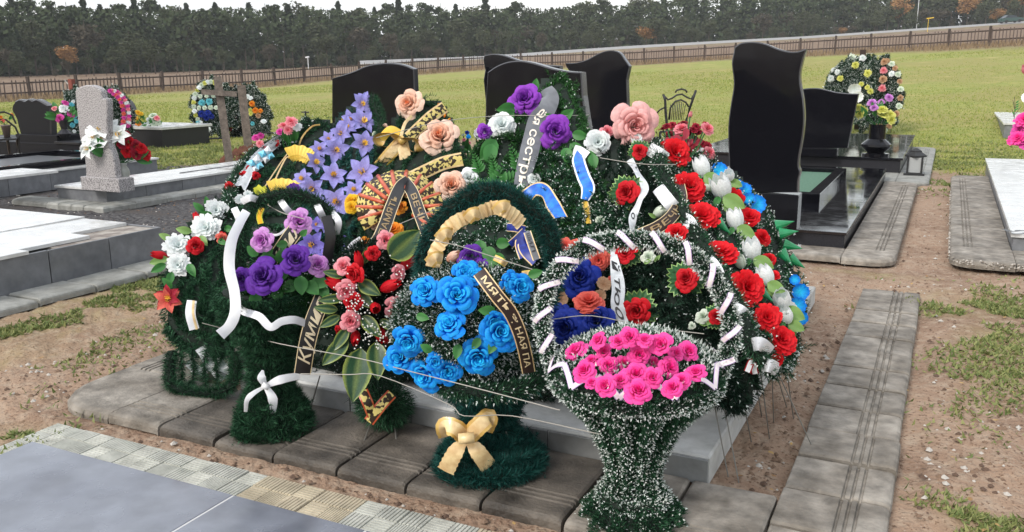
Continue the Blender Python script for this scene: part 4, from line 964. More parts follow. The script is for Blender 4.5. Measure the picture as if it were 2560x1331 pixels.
# second grave behind
g2=thing('black_grave','low broad black headstone on a raised black plinth with mirror bright top','grave',(-1.6,15,0))
ZQ=.26; xq=float(gz(2248,441)[0]); yq=float(gz(2248,441)[1])
yqb=float(gz(2288,338,ZQ)[1])
MB().box(-3.6,xq,yq,yqb,0,ZQ-.03).out('plinth_side',M['blackrough'],g2); MB().box(-3.63,xq+.03,yq-.03,yqb+.03,ZQ-.03,ZQ,.004).out('plinth_top_slab',M['blacktop'],g2)
Y2=float(gz(2090,392,ZQ)[1])
headstone(g2,smooth_outline([(2004,223),(2020,221),(2046,221),(2070,226),(2090,231),(2120,234),(2147,235)],3)+[(2119,371),(1985,371),(1985,223)],Y2,.10)
a_=py_(2093,385,Y2)[0]; MB().box(py_(1985,385,Y2)[0],a_,Y2-.05,Y2+.16,ZQ+.001,float(py_(2050,371,Y2)[2]),.005).out('headstone_base',M['black'],g2)
surround('pavement',float(gz(2322,465)[0]),xq+.005,float(gz(2300,466)[1]),yqb-.5,M['pavel'],-3.5,(-.5,15,0),tile=.6,yfi=yq-.01)
def lantern():
    P=gz(2285,437,.05); w=px2m(P,38); h=px2m(P,66); t=thing('grave_lantern','small black lantern with glass panes on the paving beside the bright black plinth','lantern',P)
    x,y,z=P; m=M['iron']; b=MB()
    b.box(x-w*.62,x+w*.62,y-w*.62,y+w*.62,z,z+h*.08,.005); b.out('base',m,t)
    for sx in(-1,1):
        for sy in(-1,1): MB().box(x+sx*w*.42-.012,x+sx*w*.42+.012,y+sy*w*.42-.012,y+sy*w*.42+.012,z+h*.08,z+h*.68).out('corner_post',m,t)
    MB().box(x-w*.38,x+w*.38,y-w*.38,y+w*.38,z+h*.10,z+h*.66).out('glass_pane',M['glass'],t)
    MB().lathe(x,y,[(w*.66,z+h*.68),(w*.66,z+h*.73),(w*.35,z+h*.86),(w*.35,z+h*.9),(w*.14,z+h*.97),(w*.05,z+h)],4).out('roof',m,t)
lantern()
def vase(px,yb,yt,wpx,zb,label,m='black',dist=None,name='vase',prof=((.5,0),(.55,.08),(.35,.18),(.30,.3),(.42,.5),(.5,1))):
    P=gz(px,yb,zb); h=px2m(P,yb-yt); w=px2m(P,wpx); t=thing(name,label,'vase',P)
    MB().lathe(P[0],P[1],[(r*w,P[2]+q*h) for r,q in prof],16).out('vase_body',M[m],t,smooth=(m!='black')); return t,P,h,w
t,P,h,w=vase(2188,391,312,36,ZQ,'tall black faceted vase with lilac and yellow flowers on the bright plinth',prof=((.9,0),(.9,.1),(.55,.12),(1.0,.32),(.98,.38),(.55,.55),(.55,1)))
def bouquet(name,label,P0,flw,dist,stem=True,leafn=8,leafs=.12,lm='leafg',spread=60,group=None):
    """flw: (kind,col,px,py,sizepx)"""
    t=thing(name,label,'flowers',P0,group)
    for kind,col,x,y,s,*r in flw:
        P=pd(x,y,dist+RNG.uniform(-.05,.05)+(r[0] if r else 0)); sz=px2m(P,s)
        n=nrm(nrm(CAM-P)+nrm(P-P0)*.8)
        flower(t,kind,col,P,sz,n)
        if stem: MB().tube([P0,P0*.4+P*.6+[0,0,-.02],P-n*sz*.1],.004,4).out('stem',M['leafg'],t)
    for k in range(leafn):
        kind,col,x,y,s,*r=random.choice(flw); P=pd(x,y,dist); m_=P0*.45+P*.55; d=nrm(P-P0+RNG.normal(0,.25,3)*np.linalg.norm(P-P0))
        leaf(t,m_,d,CAM-m_,leafs*random.uniform(.7,1.2),lm)
    return t
dv=math.hypot(P[0],P[1])
bouquet('flower_bouquet','lilac and pale yellow artificial flowers in the tall black vase',P+[0,0,h*.95],[('carnation','mauve',2180,258,22),('carnation','mauve',2203,256,20),('carnation','mauve',2222,245,22),('carnation','mauve',2185,270,22),('mum','lime',2160,278,28),('mum','lime',2150,285,26),('mum','lime',2210,285,34),('mum','lime',2225,290,32),('mum','lime',2205,275,28),('mum','lime',2228,300,24),('mum','lime',2145,268,20)],dv,leafs=.16)
# far wreaths
def far_wreath(px,py,wpx,hpx,dist,fl,label,style='dark',group=None,lean=.25,tilt=0,dens=5,loop=False):
    P0=pd(px,py+hpx/2,dist); t=thing('funeral_wreath',label,'wreath',P0,group)
    base=pd(px,py,dist); s=px2m(base,1.); n0=nrm(np.array([-base[0],-base[1],0])); r=nrm(np.cross([0,0,1],n0)); u=nrm(np.array([0,0,1])-n0*lean); nn=nrm(np.cross(r,u)); 
    if np.dot(nn,n0)<0: nn=-nn
    ct,st=math.cos(tilt),math.sin(tilt); r,u=r*ct+u*st,u*ct-r*st
    n=int(wpx*hpx*dens*.42); q=RNG.random(n)*6.28; rr=RNG.random(n)**.5
    if loop: rr=.62+.38*RNG.random(n)
    rr=rr*(1+.10*np.sin(q*9+px)+.06*np.sin(q*17)); ex=np.cos(q)*rr*wpx/2*(1-.25*np.clip(np.sin(q),0,1)); ey=np.sin(q)*rr*hpx/2
    bul=np.sqrt(1-np.clip(rr,0,1)**2)*.12
    B=base+np.outer(ex*s,r)+np.outer(ey*s,u)+np.outer(bul,nn)
    N=np.tile(nn,(n,1))+np.outer(np.cos(q)*rr,r)*.8+np.outer(np.sin(q)*rr,u)*.8
    m,tf=NST[style]; needles('foliage',B,N,.075,.016,[M[m],M['tip']],t,spread=.5,tipfrac=max(tf,.08),tipw=2.4)
    if not loop:
        k=18; V=[base+r*math.cos(6.283*i/k)*s*wpx*.34*(1-.25*max(0,math.sin(6.283*i/k)))+u*math.sin(6.283*i/k)*s*hpx*.36+nn*z for z in(0,-.06) for i in range(k)]
        mk('wreath_backing',V,[tuple(range(k)),tuple(range(2*k-1,k-1,-1))]+[(i,k+i,k+(i+1)%k,(i+1)%k) for i in range(k)],M['core'],t)
    for kind,col,fx,fy,fs in fl:
        x_=(fx-px)*s; y_=(py-fy)*s; e=math.hypot(x_/(wpx*s/2),y_/(hpx*s/2)); P=base+r*x_+u*y_+nn*(.15+.10*math.sqrt(max(0,1-e*e)))
        flower(t,kind,col,P,fs*s,nn)
    for sx in(-.3,.3): MB().tube([base+r*sx*wpx*s-u*hpx*s*.3-nn*.05,base+r*sx*1.1*wpx*s-np.array([0,0,base[2]])-nn*.2],.006,4).out('wire_leg',M['wire'],t)
    return t
def ringf(px,py,rx,ry,n,kind,cols,s,a0=0,a1=6.28): return [(kind,cols[i%len(cols)],px+rx*math.cos(a0+(a1-a0)*i/n),py-ry*math.sin(a0+(a1-a0)*i/n),s) for i in range(n)]
dw=21.5
far_wreath(2195,240,110,190,dw+.8,[('mum','lpink' if i%2 else 'tan',2203,160+i*22,18) for i in range(4)]+ringf(2200,245,46,88,12,'mum',['cream','tan'],15,-1.2,1.6)+[('mum','white',2222,190,16)],'tall dark wreath with a column of pink rosettes behind the lilac bouquet','dark',lean=.2)
far_wreath(2140,225,140,160,dw+1.2,[('mum','white',2085,180,14),('mum','white',2080,200,16),('mum','white',2075,215,14),('mum','cream',2125,150,20),('mum','white',2150,150,16)],'broad dark green wreath at the foot of the brown cross','dark',lean=.2)
far_wreath(2097,205,50,120,dw+.6,[('mum','white',2085,190,14),('mum','white',2078,210,16)],'narrow dark wreath with white blossoms left of the brown cross','dark',tilt=-.4)
far_wreath(2135,235,95,150,dw-.3,[('mum','lime',2100,200,14),('mum','lime',2133,167,16),('mum','lime',2163,188,18),('mum','lime',2172,232,16),('mum','lime',2165,222,14),('mum','lime',2150,215,12)]+[('poppy','white',2135,226,32),('poppy','white',2145,245,28)],'round olive wreath with yellow blossoms and a white ribbon before the brown cross','dark',lean=.15)
Pc=pd(2142,330,dw+1.5); hc=float(pd(2142,125,dw+1.5)[2])
cr_=thing('grave_cross','dark brown wooden cross rising above the wreaths behind the bright plinth','cross',(Pc[0],Pc[1],0))
MB().box(Pc[0]-.065,Pc[0]+.065,Pc[1]-.04,Pc[1]+.04,0,hc).out('upright',M['brownpaint'],cr_); MB().box(Pc[0]-.42,Pc[0]+.42,Pc[1]-.055,Pc[1]-.041,hc-.72,hc-.60).out('crossbar',M['brownpaint'],cr_)
# far right graves
g3=thing('pale_grave','long low grave with polished top coloured like sky glare at the right edge','grave',(1.2,10,0))
x3=float(gz(2527,650)[0]); y3=float(gz(2527,650)[1]); y3b=14.6; z3=.22
y3t=y3
MB().box(x3,x3+1.9,y3,y3b,0,z3-.03).out('plinth_side',M['bluestone'],g3)
for a_,b_ in ((y3-.02,9.8),(9.804,11.4),(11.404,13.0),(13.004,y3b+.02)): MB().box(x3-.02,x3+1.92,a_,b_,z3-.03,z3,.003).out('top_slab',M['whitepol'],g3)  # pale colour stands for white sky light on the polished top
bl=gz(2540,575,z3+.02); rb_=thing('black_ribbon_end','limp black ribbon end lying over the front edge of the pale grave','ribbon',bl)
ribbon(rb_,[gz(2512,574,z3+.012),gz(2530,579,z3+.02),gz(2548,577,z3+.03),gz(2580,578,z3+.012)],.05,[M['ribk']],nr=(0,0,1))
s3=surround('pavement',float(gz(2372,640)[0]),x3-.004,float(gz(2450,682)[1]),13.4,M['pave'],2.0,(.3,9,0),tile=.55,yfi=y3-.02,z=.085,side=-1)
# pebble-dashed outer face
xo=float(gz(2372,640)[0]); yo=float(gz(2450,682)[1]); mb=MB()
for k in range(420):
    if k<300: cx,cy=xo+.02+random.random()*2.2,yo-.004
    else: cx,cy=xo-.003,yo+.2+random.random()*4
    if cx<xo+.2 and cy<yo+.1: cy=yo+.2-math.sqrt(max(0,.04-(xo+.2-cx)**2))
    cz=.04+random.random()*.05; r=random.uniform(.006,.012); mb.add([(cx-r,cy,cz),(cx+r,cy,cz),(cx,cy,cz+r),(cx,cy,cz-r),(cx,cy-r*.8,cz)],[(0,3,4),(3,1,4),(1,2,4),(2,0,4)],k%2)
o=mb.out('pebble_facing',[M['stone'],M['pebble']],s3); o['kind']='stuff'
g4=thing('pale_grave','small pale topped plinth near the meadow beyond the long pale grave','grave',gz(2510,345))
xa,ya=gz(2508,346)[:2]; za=.33; MB().box(xa,xa+1.5,ya,ya+5.,0,za-.04).out('plinth_side',M['bluestone'],g4); MB().box(xa-.03,xa+1.53,ya-.03,ya+5.03,za-.04,za,.004).out('top_slab',M['whitepol'],g4)
# pink bouquet at the right edge, standing on the pale grave
pb=np.array([x3+.42,y3+.5,z3]); tv=thing('vase','dark vase of pink chrysanthemums standing on the pale grave','vase',pb); MB().lathe(pb[0],pb[1],[(.07,z3),(.09,z3+.1),(.05,z3+.25),(.07,z3+.35)],14).out('vase_body',M['blackrough'],tv,smooth=True)
Dp=math.hypot(pb[0],pb[1])
bouquet('flower_bouquet','large hot pink chrysanthemum bouquet at the right edge above the pale grave',pb+[0,0,.33],[('mum','magenta',2548,325,40),('mum','pinkw',2545,345,44),('mum','pinkw',2562,300,50),('mum','magenta',2570,350,60),('mum','pinkw',2600,320,60),('mum','magenta',2590,280,50),('mum','white',2570,245,30),('bud','lpink',2562,175,26),('bud','lpink',2590,180,26),('mum','pinkw',2535,350,30)],Dp,leafn=5)
sp=gz(2540,300,.3); st_=thing('young_plant','thin bare young plant on the small pale plinth','plant',gz(2535,300,.34))
b0=gz(2535,300,.34); 
for k in range(6):
    a=b0+[0,0,.05*k]; MB().tube([a,a+[random.uniform(-.12,.12),.02,.16+.02*k]],.006,4).out('twig',TM['bark'],st_); leaf(st_,a+[0,0,.12],[random.uniform(-1,1),0,.6],[0,-1,0],.08)
# headstones behind the heap
def stone_thing(label,pts,Y,th=.1,loc=None):
    P=py_(pts[0][0],pts[0][1],Y); t=thing('black_headstone',label,'headstone',(P[0],Y,0)); headstone(t,pts,Y,th); 
    xs=[py_(a,b,Y)[0] for a,b in pts]; zb=max(py_(*pts[0],Y)[2],py_(*pts[-1],Y)[2])+.03
    MB().box(min(xs)-.1,max(xs)+.1,Y-.08,Y+.2,.0,zb-.001,.006).out('headstone_base',M['black'],t); return t
stone_thing('black headstone with a softly curved top behind the lavender wreath',[(838,480)]+[(832,380),(829,300),(829,197)]+smooth_outline([(829,197),(855,188),(885,178),(912,166),(945,159),(980,158),(1010,163),(1034,173)],3)+[(1037,240),(1038,380),(1040,480)],8.6)
stone_thing('broad black headstone with wavy top behind the peak of the heap',[(1224,470),(1216,340),(1213,260),(1218,184)]+smooth_outline([(1218,181),(1240,166),(1268,155),(1300,152),(1335,158),(1375,170),(1415,178),(1453,181)],3)+[(1457,240),(1466,300),(1480,380),(1495,470)],8.0,.14)
stone_thing('black headstone peeping out on the left behind the broad wavy one',[(1222,440),(1212,300),(1214,260),(1208,200),(1212,175),(1207,150),(1209,141)]+smooth_outline([(1212,138),(1235,135),(1262,139),(1290,149),(1330,160)],3)+[(1400,165),(1410,440)],9.6)
stone_thing('black headstone with a rounded hump right of the broad wavy one',[(1440,400),(1436,200),(1414,165)]+smooth_outline([(1413,158),(1440,157),(1468,149),(1498,133),(1525,126),(1548,131),(1561,148),(1574,166)],3)+[(1567,200),(1569,260),(1576,320),(1580,400)],13.2,.12)
# wrought iron bench end
Db=14.6
ch=thing('iron_bench','ornate wrought iron bench with a slatted lyre shaped back','bench',(*pd(1700,330,Db)[:2],0))
def ib(name,pts,r=.016): return MB().tube([pd(x,y,Db+dz) for x,y,*q in pts for dz in [q[0] if q else 0]],r,6).out(name,M['iron'],ch,smooth=True)
zl=0
ib('side_post',[(1658,236),(1663,252),(1664,280),(1667,310),(1668,420)],.022); ib('side_post',[(1740,226),(1733,246),(1724,272),(1716,300),(1714,420)],.022)
ib('top_rail',[(1660,240),(1670,250),(1680,246),(1692,238),(1705,236),(1718,244),(1728,248),(1738,232)]); ib('crest',[(1688,232),(1692,226),(1704,223),(1714,226),(1718,232)]); 
ib('lyre_frame',[(1672,300),(1676,270),(1688,254),(1702,250),(1714,256),(1722,268)])
for k in range(9): ib('slat',[(1677+k*4.6,262-9*math.sin(k/8*3.14)+(k>5)*0),(1676+k*4.2,282),(1675+k*4.1,300)],.007)
ib('arm_rest',[(1664,268),(1650,275),(1640,285)],.014); ib('seat_frame',[(1666,318),(1716,316)],.02); ib('seat_frame',[(1650,330,-.5),(1705,328,-.5)],.02)
for x in(1650,1705): MB().tube([pd(x,330,Db-.5),np.array([*pd(x,330,Db-.5)[:2],0])],.018,6).out('leg',M['iron'],ch)
# ================= GRAVES ON THE LEFT =================
def clad(parent,x0,x1,y0,y1,z,m='bluestone',step=.52,lenx=.5,cap=None,core=True):
    """plinth clad with stone tiles on its front (-y) and right (+x) sides"""
    MB().box(x0+.01,x1-.021,y0+.021,y1,0,z-.004).out('plinth_core',M['cementd'],parent)
    y=y0; 
    while y<y1-.02:
        e=min(y+step-.006,y1); MB().box(x1-.02,x1+random.uniform(-.002,.002),y,e,0,z-.026,.003).out('cladding_tile',M[m],parent); y+=step
    x=x1-.022
    while x>x0+.02:
        e=max(x-lenx+.006,x0); MB().box(e,x,y0+random.uniform(-.002,.002),y0+.02,0,z-.026,.003).out('cladding_tile',M[m],parent); x-=lenx
l1=thing('tiled_grave','low wide grave of grey stone tiles with loose pale top plates at the left edge','grave',(-6.5,4,0))
zt=.30; xf1=-5.74; yb1=5.13; 
MB().box(-7.9,xf1-.021,0.5,yb1-.021,0,zt-.03).out('plinth_core',M['cementd'],l1)
y=yb1
while y>.6: MB().box(xf1-.02,xf1+random.uniform(-.003,.003),y-.515,y-.005,0,zt-.004+random.uniform(-.004,.002),.003).out('cladding_tile',M['bluestone'],l1); y-=.52
x=xf1-.022
while x>-7.8: MB().box(x-.5,x-.004,yb1-.02,yb1,0,zt-.006,.003).out('cladding_tile',M['bluestone'],l1); x-=.505
M['mortar']=mat('rough_mortar_bed',(.36,.33,.29),(.20,.17,.15),rough=.95,nscale=8,noise=.2,bump=.6,bscale=30,thr=(.4,.6))
MB().box(-6.5,xf1-.03,4.2,yb1-.03,zt-.03,zt-.015).out('mortar_bed',M['mortar'],l1)
for (a,b,c_,d_,dz) in ((-7.9,-6.63,4.2,5.12,.012),(-6.62,-5.86,3.95,4.55,.004),(-7.9,-6.63,3.0,4.19,.006),(-6.62,-5.72,3.0,3.94,.010),(-7.9,-6.63,1.8,2.99,.0),(-6.62,-5.72,1.8,2.99,.008),(-7.9,-5.72,.5,1.79,.004),(-6.62,-6.1,4.56,5.1,.001)):
    MB().box(a,b-.006,c_,d_-.006,zt-.015+dz,zt+.012+dz,.003).out('top_plate',M['whitepol'],l1)
f1=bpy.data.objects.new('footpath',None); C.objects.link(f1); f1['kind']='structure'; f1.location=(-5.5,4,0)
me=me_from('paver',*strip_tile(.33,.44,groove=False),[M['pavel']]); y=5.1
while y>1.2: put('paver',me,(-5.735,y-.45,.05+random.uniform(-.004,.004)),(random.uniform(-.01,.01),0,random.uniform(-.01,.01)),1,f1); y-=.452
# grey granite stele grave
c2=gz(269,517); l2=thing('granite_grave','grave with rounded speckled grey granite stele on a tiled plinth left of the heap','grave',(c2[0]-.7,c2[1]+1.5,0))
z2=.21; x2=float(c2[0]); y2=float(c2[1]); x2l=float(gz(136,508)[0]); y2b=y2+3.6
clad(l2,x2l,x2,y2,y2b,z2,step=.58,lenx=1.4)
for a,b in ((y2-.02,y2+.95),(y2+.954,y2+2.0),(y2+2.004,y2b)): MB().box(x2l-.02,x2+.02,a,b,z2-.026,z2,.003).out('top_slab',M['whitepol'],l2)
MB().box(x2l+.45,x2-.4,y2+1.5,y2+2.7,z2,z2+.012).out('gravel_inset',mat('grey_gravel_inset',(.2,.2,.21),(.1,.1,.105),rough=.9,nscale=60),l2)
YS=float(gz(250,478,z2)[1]); b0=py_(205,478,YS); b1_=py_(296,448,YS); zb2=float(b1_[2])
MB().box(float(b0[0]),float(b1_[0]),YS,YS+.21,z2+.001,zb2,.008).out('stele_base',M['greygran'],l2)
ol=smooth_outline([(215,446),(211,393),(206,370),(198,339),(194,302),(189,251),(188,226),(203,216.5),(220,213),(238,217),(251,227),(254,240),(257,247),(266,249),(268,285),(267,319),(272,360),(284,400),(290,446)],3)
P=[py_(x,y,YS+.05) for x,y in ol]; MB().prism([(p[0],p[2]) for p in P],YS+.05,.09,.012,0,1).out('stele',[M['greygran'],M['greygran']],l2)
s2=bpy.data.objects.new('pavement',None); C.objects.link(s2); s2['kind']='structure'; s2.location=(x2,y2,0)
corner_piece(x2l+.2,y2-.002,.32,-1,-1,.2,.055,M['pavel'],s2,l=.75); 
wpv=(x2-.003-x2l-.204)/3
for k in range(3): MB().box(x2l+.204+wpv*k,x2l+.200+wpv*(k+1),y2-.32,y2-.003,-.02,.055,.02).out('paver',M['pavel'],s2)
for k in range(9): MB().box(x2+.002,x2+.32,y2-.32+.46*k,y2-.32+.456*(k+1),-.02,.055,.02).out('paver',M['pavel'],s2)
Pv=gz(312,474,z2); tv=thing('vase','greyish ceramic vase of white lilies and red carnations beside the granite stele','vase',Pv); hh=px2m(Pv,66); ww=px2m(Pv,30)
MB().lathe(Pv[0],Pv[1],[(.35*ww,Pv[2]),(.38*ww,Pv[2]+.1*hh),(.3*ww,Pv[2]+.25*hh),(.55*ww,Pv[2]+.6*hh),(.5*ww,Pv[2]+.75*hh),(.3*ww,Pv[2]+.9*hh),(.42*ww,Pv[2]+hh)],18).out('vase_body',M['vasew'],tv,smooth=True)
dS=math.hypot(Pv[0],Pv[1])
bouquet('flower_bouquet','drooping white lilies and dark red carnations in the ceramic vase beside the granite stele',Pv+[0,0,hh*.95],
 [('lily','white',255,328,69),('lily','white',278,326,66),('lily','white',296,336,63),('lily','white',235,345,66),('lily','white',222,372,58),('lily','white',262,352,66),('lily','white',246,362,58),('tulip','white',215,376,24)]+
 [('carnation','dred',312,342,30),('carnation','red',322,358,34),('carnation','dred',338,366,34),('carnation','red',352,372,34),('carnation','red',362,386,32),('carnation','dred',306,362,30),('carnation','red',318,380,32),('carnation','dred',340,386,30)],dS,leafn=22,leafs=.17)
# black framed grave further left
x3l=float(gz(0,501)[0]); yA=3.; yB=float(gz(205,462)[1]); zz3=.27
l3=thing('tiled_grave','grey tiled grave with black inner frame and loose pale plate behind the granite stele','grave',(x3l-.8,6,0))
xe=float(gz(100,480)[0]); clad(l3,xe-2.0,xe,yA,9.6,zz3,step=.6)
MB().box(xe-2.0,xe+.02,yA,9.62,zz3-.026,zz3,.003).out('top_slab',M['whitepol'],l3)
for a,b,c_,d_ in ((xe-.28,xe-.16,4.5,9.3),(xe-1.8,xe-1.68,4.5,9.3),(xe-1.675,xe-.285,9.18,9.3),(xe-1.675,xe-.285,6.6,6.72)): MB().box(a,b,c_,d_,zz3+.001,zz3+.09,.004).out('frame_bar',M['black'],l3)
q=gz(20,437,zz3+.1); MB().box(q[0]-.3,q[0]+.35,q[1]-.35,q[1]+.4,zz3+.095,zz3+.125,.004).out('loose_plate',M['whitepol'],l3)
MB().box(xe-1.6,xe-.30,7.0,8.8,zz3+.001,zz3+.05).out('grey_cover',M['blackrough'],l3)
# black scalloped headstone
Y4=float(gz(120,402)[1]); l4=thing('black_grave','black scalloped headstone on a long black plinth at far left','grave',(-15,Y4,0))
def r7(x,y): return (x/5.7875,y/5.7875+230)
ol=[r7(*p) for p in ((180,290),(168,240),(180,190),(215,135),(262,108),(305,112),(340,132),(362,125),(395,102),(430,108),(460,132),(490,112),(520,106),(575,128),(630,160),(675,186),(730,190),(735,215),(722,235),(728,330),(735,560),(735,640),(295,612),(262,500),(240,400),(205,330))]
zt4=float(py_(100,338,Y4)[2]); headstone(l4,ol,Y4+.1,.14,b=.02,m='blackmat')
xa=float(py_(44,400,Y4)[0]); xb=float(py_(146,400,Y4)[0]); MB().box(xa,xb,Y4+.02,Y4+.5,zt4-.14,zt4,.01).out('headstone_base',M['blackmat'],l4)
xb2=float(py_(203,400,Y4)[0]); MB().box(xa-2.,xb2,Y4,Y4+1.2,0,zt4-.141,.01).out('plinth',M['blackmat'],l4)
MB().box(xb-.02,xb2+.02,Y4-.03,Y4+1.2,zt4-.14,zt4-.10,.004).out('top_slab',M['blackrough'],l4)
d4=math.hypot(xb,Y4)
t,P,h,w=vase(165,346,312,26,zt4-.1,'small black vase of purple and white flowers beside the scalloped headstone',m='blackrough') if False else (None,)*4
Pb=pd(163,343,d4); tv=thing('vase','small black vase beside the scalloped headstone','vase',Pb); MB().lathe(Pb[0],Pb[1],[(.08,Pb[2]-.0),(.13,Pb[2]+.06),(.05,Pb[2]+.14),(.09,Pb[2]+.3)],12).out('vase_body',M['blackrough'],tv)
bouquet('flower_bouquet','purple, magenta and white flowers beside the scalloped black headstone',Pb+[0,0,.3],[('rose','magenta',163,258,18),('rose','white',160,273,24),('rose','magenta',150,296,20),('rose','magenta',177,287,20),('rose','lpink',136,272,14),('rose','purple',160,300,18),('rose','magenta',172,275,16),('mum','white',132,288,12)],d4,leafn=14,leafs=.22)
# rocking pot and iron table on the left
dT=math.hypot(*gz(55,412)[:2]); tb=thing('iron_table','small black iron table at the left edge with a pot on it','table',(*gz(30,412)[:2],0))
def T(x,y,dz=0.): return pd(x,y,dT+dz)
MB().tube([T(-60,352),T(44,346)],.03,4).out('tabletop_rail',M['iron'],tb)
p=[T(-60,350,-.3),T(42,346,-.3),T(40,341,.4),T(-60,344,.4)]; zz=float(p[1][2]); b=MB(); V=[(q_[0],q_[1],zz) for q_ in p]+[(q_[0],q_[1],zz-.03) for q_ in p]; b.add(V,[(0,1,2,3),(7,6,5,4),(0,4,5,1),(1,5,6,2),(2,6,7,3),(3,7,4,0)]); b.out('tabletop',M['iron'],tb)
for x,yb in ((46,408),(22,407)): q=T(x-4,346); g_=gz(x+6,yb); MB().tube([q,g_],.022,6).out('leg',M['iron'],tb)
MB().tube([T(28,405),T(45,385),T(48,340),T(38,318),T(15,300),T(-10,298)],.018,6).out('arch',M['iron'],tb); MB().tube([T(40,310),T(30,288),T(10,280),T(-10,284)],.018,6).out('arch',M['iron'],tb)
pt=T(18,343); tp_=thing('flower_pot','brown tapered pot standing on the iron table at the left edge','pot',pt); s=px2m(pt,1); MB().lathe(pt[0],pt[1],[(7*s,pt[2]),(10.5*s,pt[2]+26*s),(12*s,pt[2]+27*s),(12*s,pt[2]+30*s)],14).out('pot_body',M['terracotta'],tp_,smooth=True)
bouquet('flower_bouquet','few small orange red flowers by the iron arch at the left edge',pt+[0,0,.2],[('rose','orange',30,288,9),('rose','coral',8,302,9),('rose','orange',2,294,10),('mum','coral',-8,300,9),('rose','orange',-6,290,9)],dT,leafn=7,leafs=.1)
# wreath pile with red cross behind the granite stele
d5=19.
far_wreath(285,285,85,130,d5+.5,ringf(285,290,34,56,16,'mum',['magenta','white','lpink'],12,-.6,1.8)+ringf(285,290,22,48,12,'mum',['coral','magenta'],11,-.9,1.6),'dark wreath edged with magenta rosettes behind the granite stele','dark',lean=.3)
far_wreath(195,285,70,120,d5+.3,[('mum','cyan',183,270,12),('mum','cyan',183,283,12),('mum','cyan',185,300,14),('mum','white',188,262,10),('mum','cyan',190,312,12),('mum','cyan',180,320,12),('mum','white',182,335,10)],'dark wreath with turquoise flowers left of the granite stele','dark',lean=.3)
rc=pd(193,330,d5+1.2); zr=float(pd(193,198,d5+1.2)[2]); t=thing('grave_cross','dark red cross tip rising above the wreaths behind the granite stele','cross',(rc[0],rc[1],0))
MB().box(rc[0]-.05,rc[0]+.05,rc[1]-.04,rc[1]+.04,0,zr).out('upright',M['redpaint'],t); MB().box(rc[0]-.3,rc[0]+.3,rc[1]-.055,rc[1]-.041,zr-.6,zr-.5).out('crossbar',M['redpaint'],t)
cw=thing('steel_cross','thin pale metal cross outline above the granite stele','cross',(rc[0]+.2,rc[1]-.3,0)); MB().tube([(rc[0]+.12,rc[1]-.3,0),(rc[0]+.12,rc[1]-.3,zr-.1),(rc[0]+.2,rc[1]-.3,zr-.02),(rc[0]+.28,rc[1]-.3,zr-.1)],.012,5).out('bar',M['wire'],cw)
# dark grave with red black stone and flowers
g5=gz(408,370); z5=.42; l5=thing('dark_grave','dark polished grave with small rounded stone in front of the meadow at left','grave',(g5[0],g5[1],0))
MB().box(g5[0]-2.2,g5[0],g5[1],g5[1]+1.3,0,z5-.05).out('plinth',M['blackrough'],l5); MB().box(g5[0]-2.25,g5[0]+.06,g5[1]-.05,g5[1]+1.35,z5-.05,z5,.005).out('top_slab',M['whitepol'],l5)
headstone(l5,smooth_outline([(300,325),(297,285),(297,255),(308,248),(322,255),(332,275),(336,300),(340,325)],3),float(g5[1])+.5,.12)
d6=math.hypot(g5[0],g5[1])+.6
bouquet('flower_bouquet','yellow artificial flowers at the foot of the small rounded stone','' and 0 or pd(350,325,d6),[('mum','yellow',345,283,18),('mum','lime',352,292,18),('mum','yellow',340,298,16),('mum','lime',358,300,16),('mum','orange',346,310,14),('mum','yellow',352,285,14)],d6,leafn=8,leafs=.15)
bouquet('flower_bouquet','cream and pink bouquet at the right end of the small dark grave',pd(385,325,d6),[('mum','cream',383,290,20),('mum','white',375,300,18),('mum','lpink',392,296,16),('mum','cream',396,308,16),('mum','white',370,310,14),('mum','cream',385,310,18)],d6,leafn=10,leafs=.15)
# wooden cross, post and wreath pile in the middle distance
Dc=float(np.linalg.norm(gz(575,418)[:2])); bc=gz(576,418); t=thing('wooden_cross','grey weathered wooden cross leaning left before distant wreaths','cross',bc)
tc_=pd(543,192,Dc); 
def beam(A,B,w,name,m,par,tk=None):
    A=np.asarray(A,float);B=np.asarray(B,float); u=nrm(B-A); n0=nrm(CAM-A); r=nrm(np.cross(u,n0)); f=np.cross(r,u); tk=tk or w
    V=[P+r*a*w/2+f*b_*tk/2 for P in(A,B) for a,b_ in((-1,-1),(1,-1),(1,1),(-1,1))]; return mk(name,V,[(3,2,1,0),(4,5,6,7),(0,1,5,4),(1,2,6,5),(2,3,7,6),(3,0,4,7)],m,par)
beam(bc-[0,0,.05],tc_,px2m(bc,19),'upright',M['wood'],t,.06); beam(pd(503,230,Dc-.06),pd(592,236,Dc-.06),px2m(bc,13),'crossbar',M['wood'],t,.05)
bp_=gz(624,392); Dp2=float(np.linalg.norm(bp_[:2])); t=thing('wooden_post','thick grey weathered wooden post right of the leaning cross','post',bp_); beam(bp_-[0,0,.05],pd(603,214,Dp2),px2m(bp_,20),'post_body',M['wood'],t,.12)
mb=MB(); md=gz(640,405); 
for k in range(240):
    a=random.random()*6.28; r=random.random()**.5; x=md[0]+r*.6*math.cos(a); y=md[1]+r*.6*math.sin(a); z=.26*(1-r*r); s_=random.uniform(.03,.08); mb.add([(x-s_,y,z),(x+s_,y,z),(x,y+s_,z),(x,y,z+s_)],[(0,1,3),(1,2,3),(2,0,3)])
M['clay']=mat('reddish_clay',(.17,.07,.045),(.12,.05,.035),rough=.9,nscale=8); tag(mb.out('clay_heap',M['clay']),'small heap of reddish clay at the foot of the wooden post','earth heap',kind='stuff')
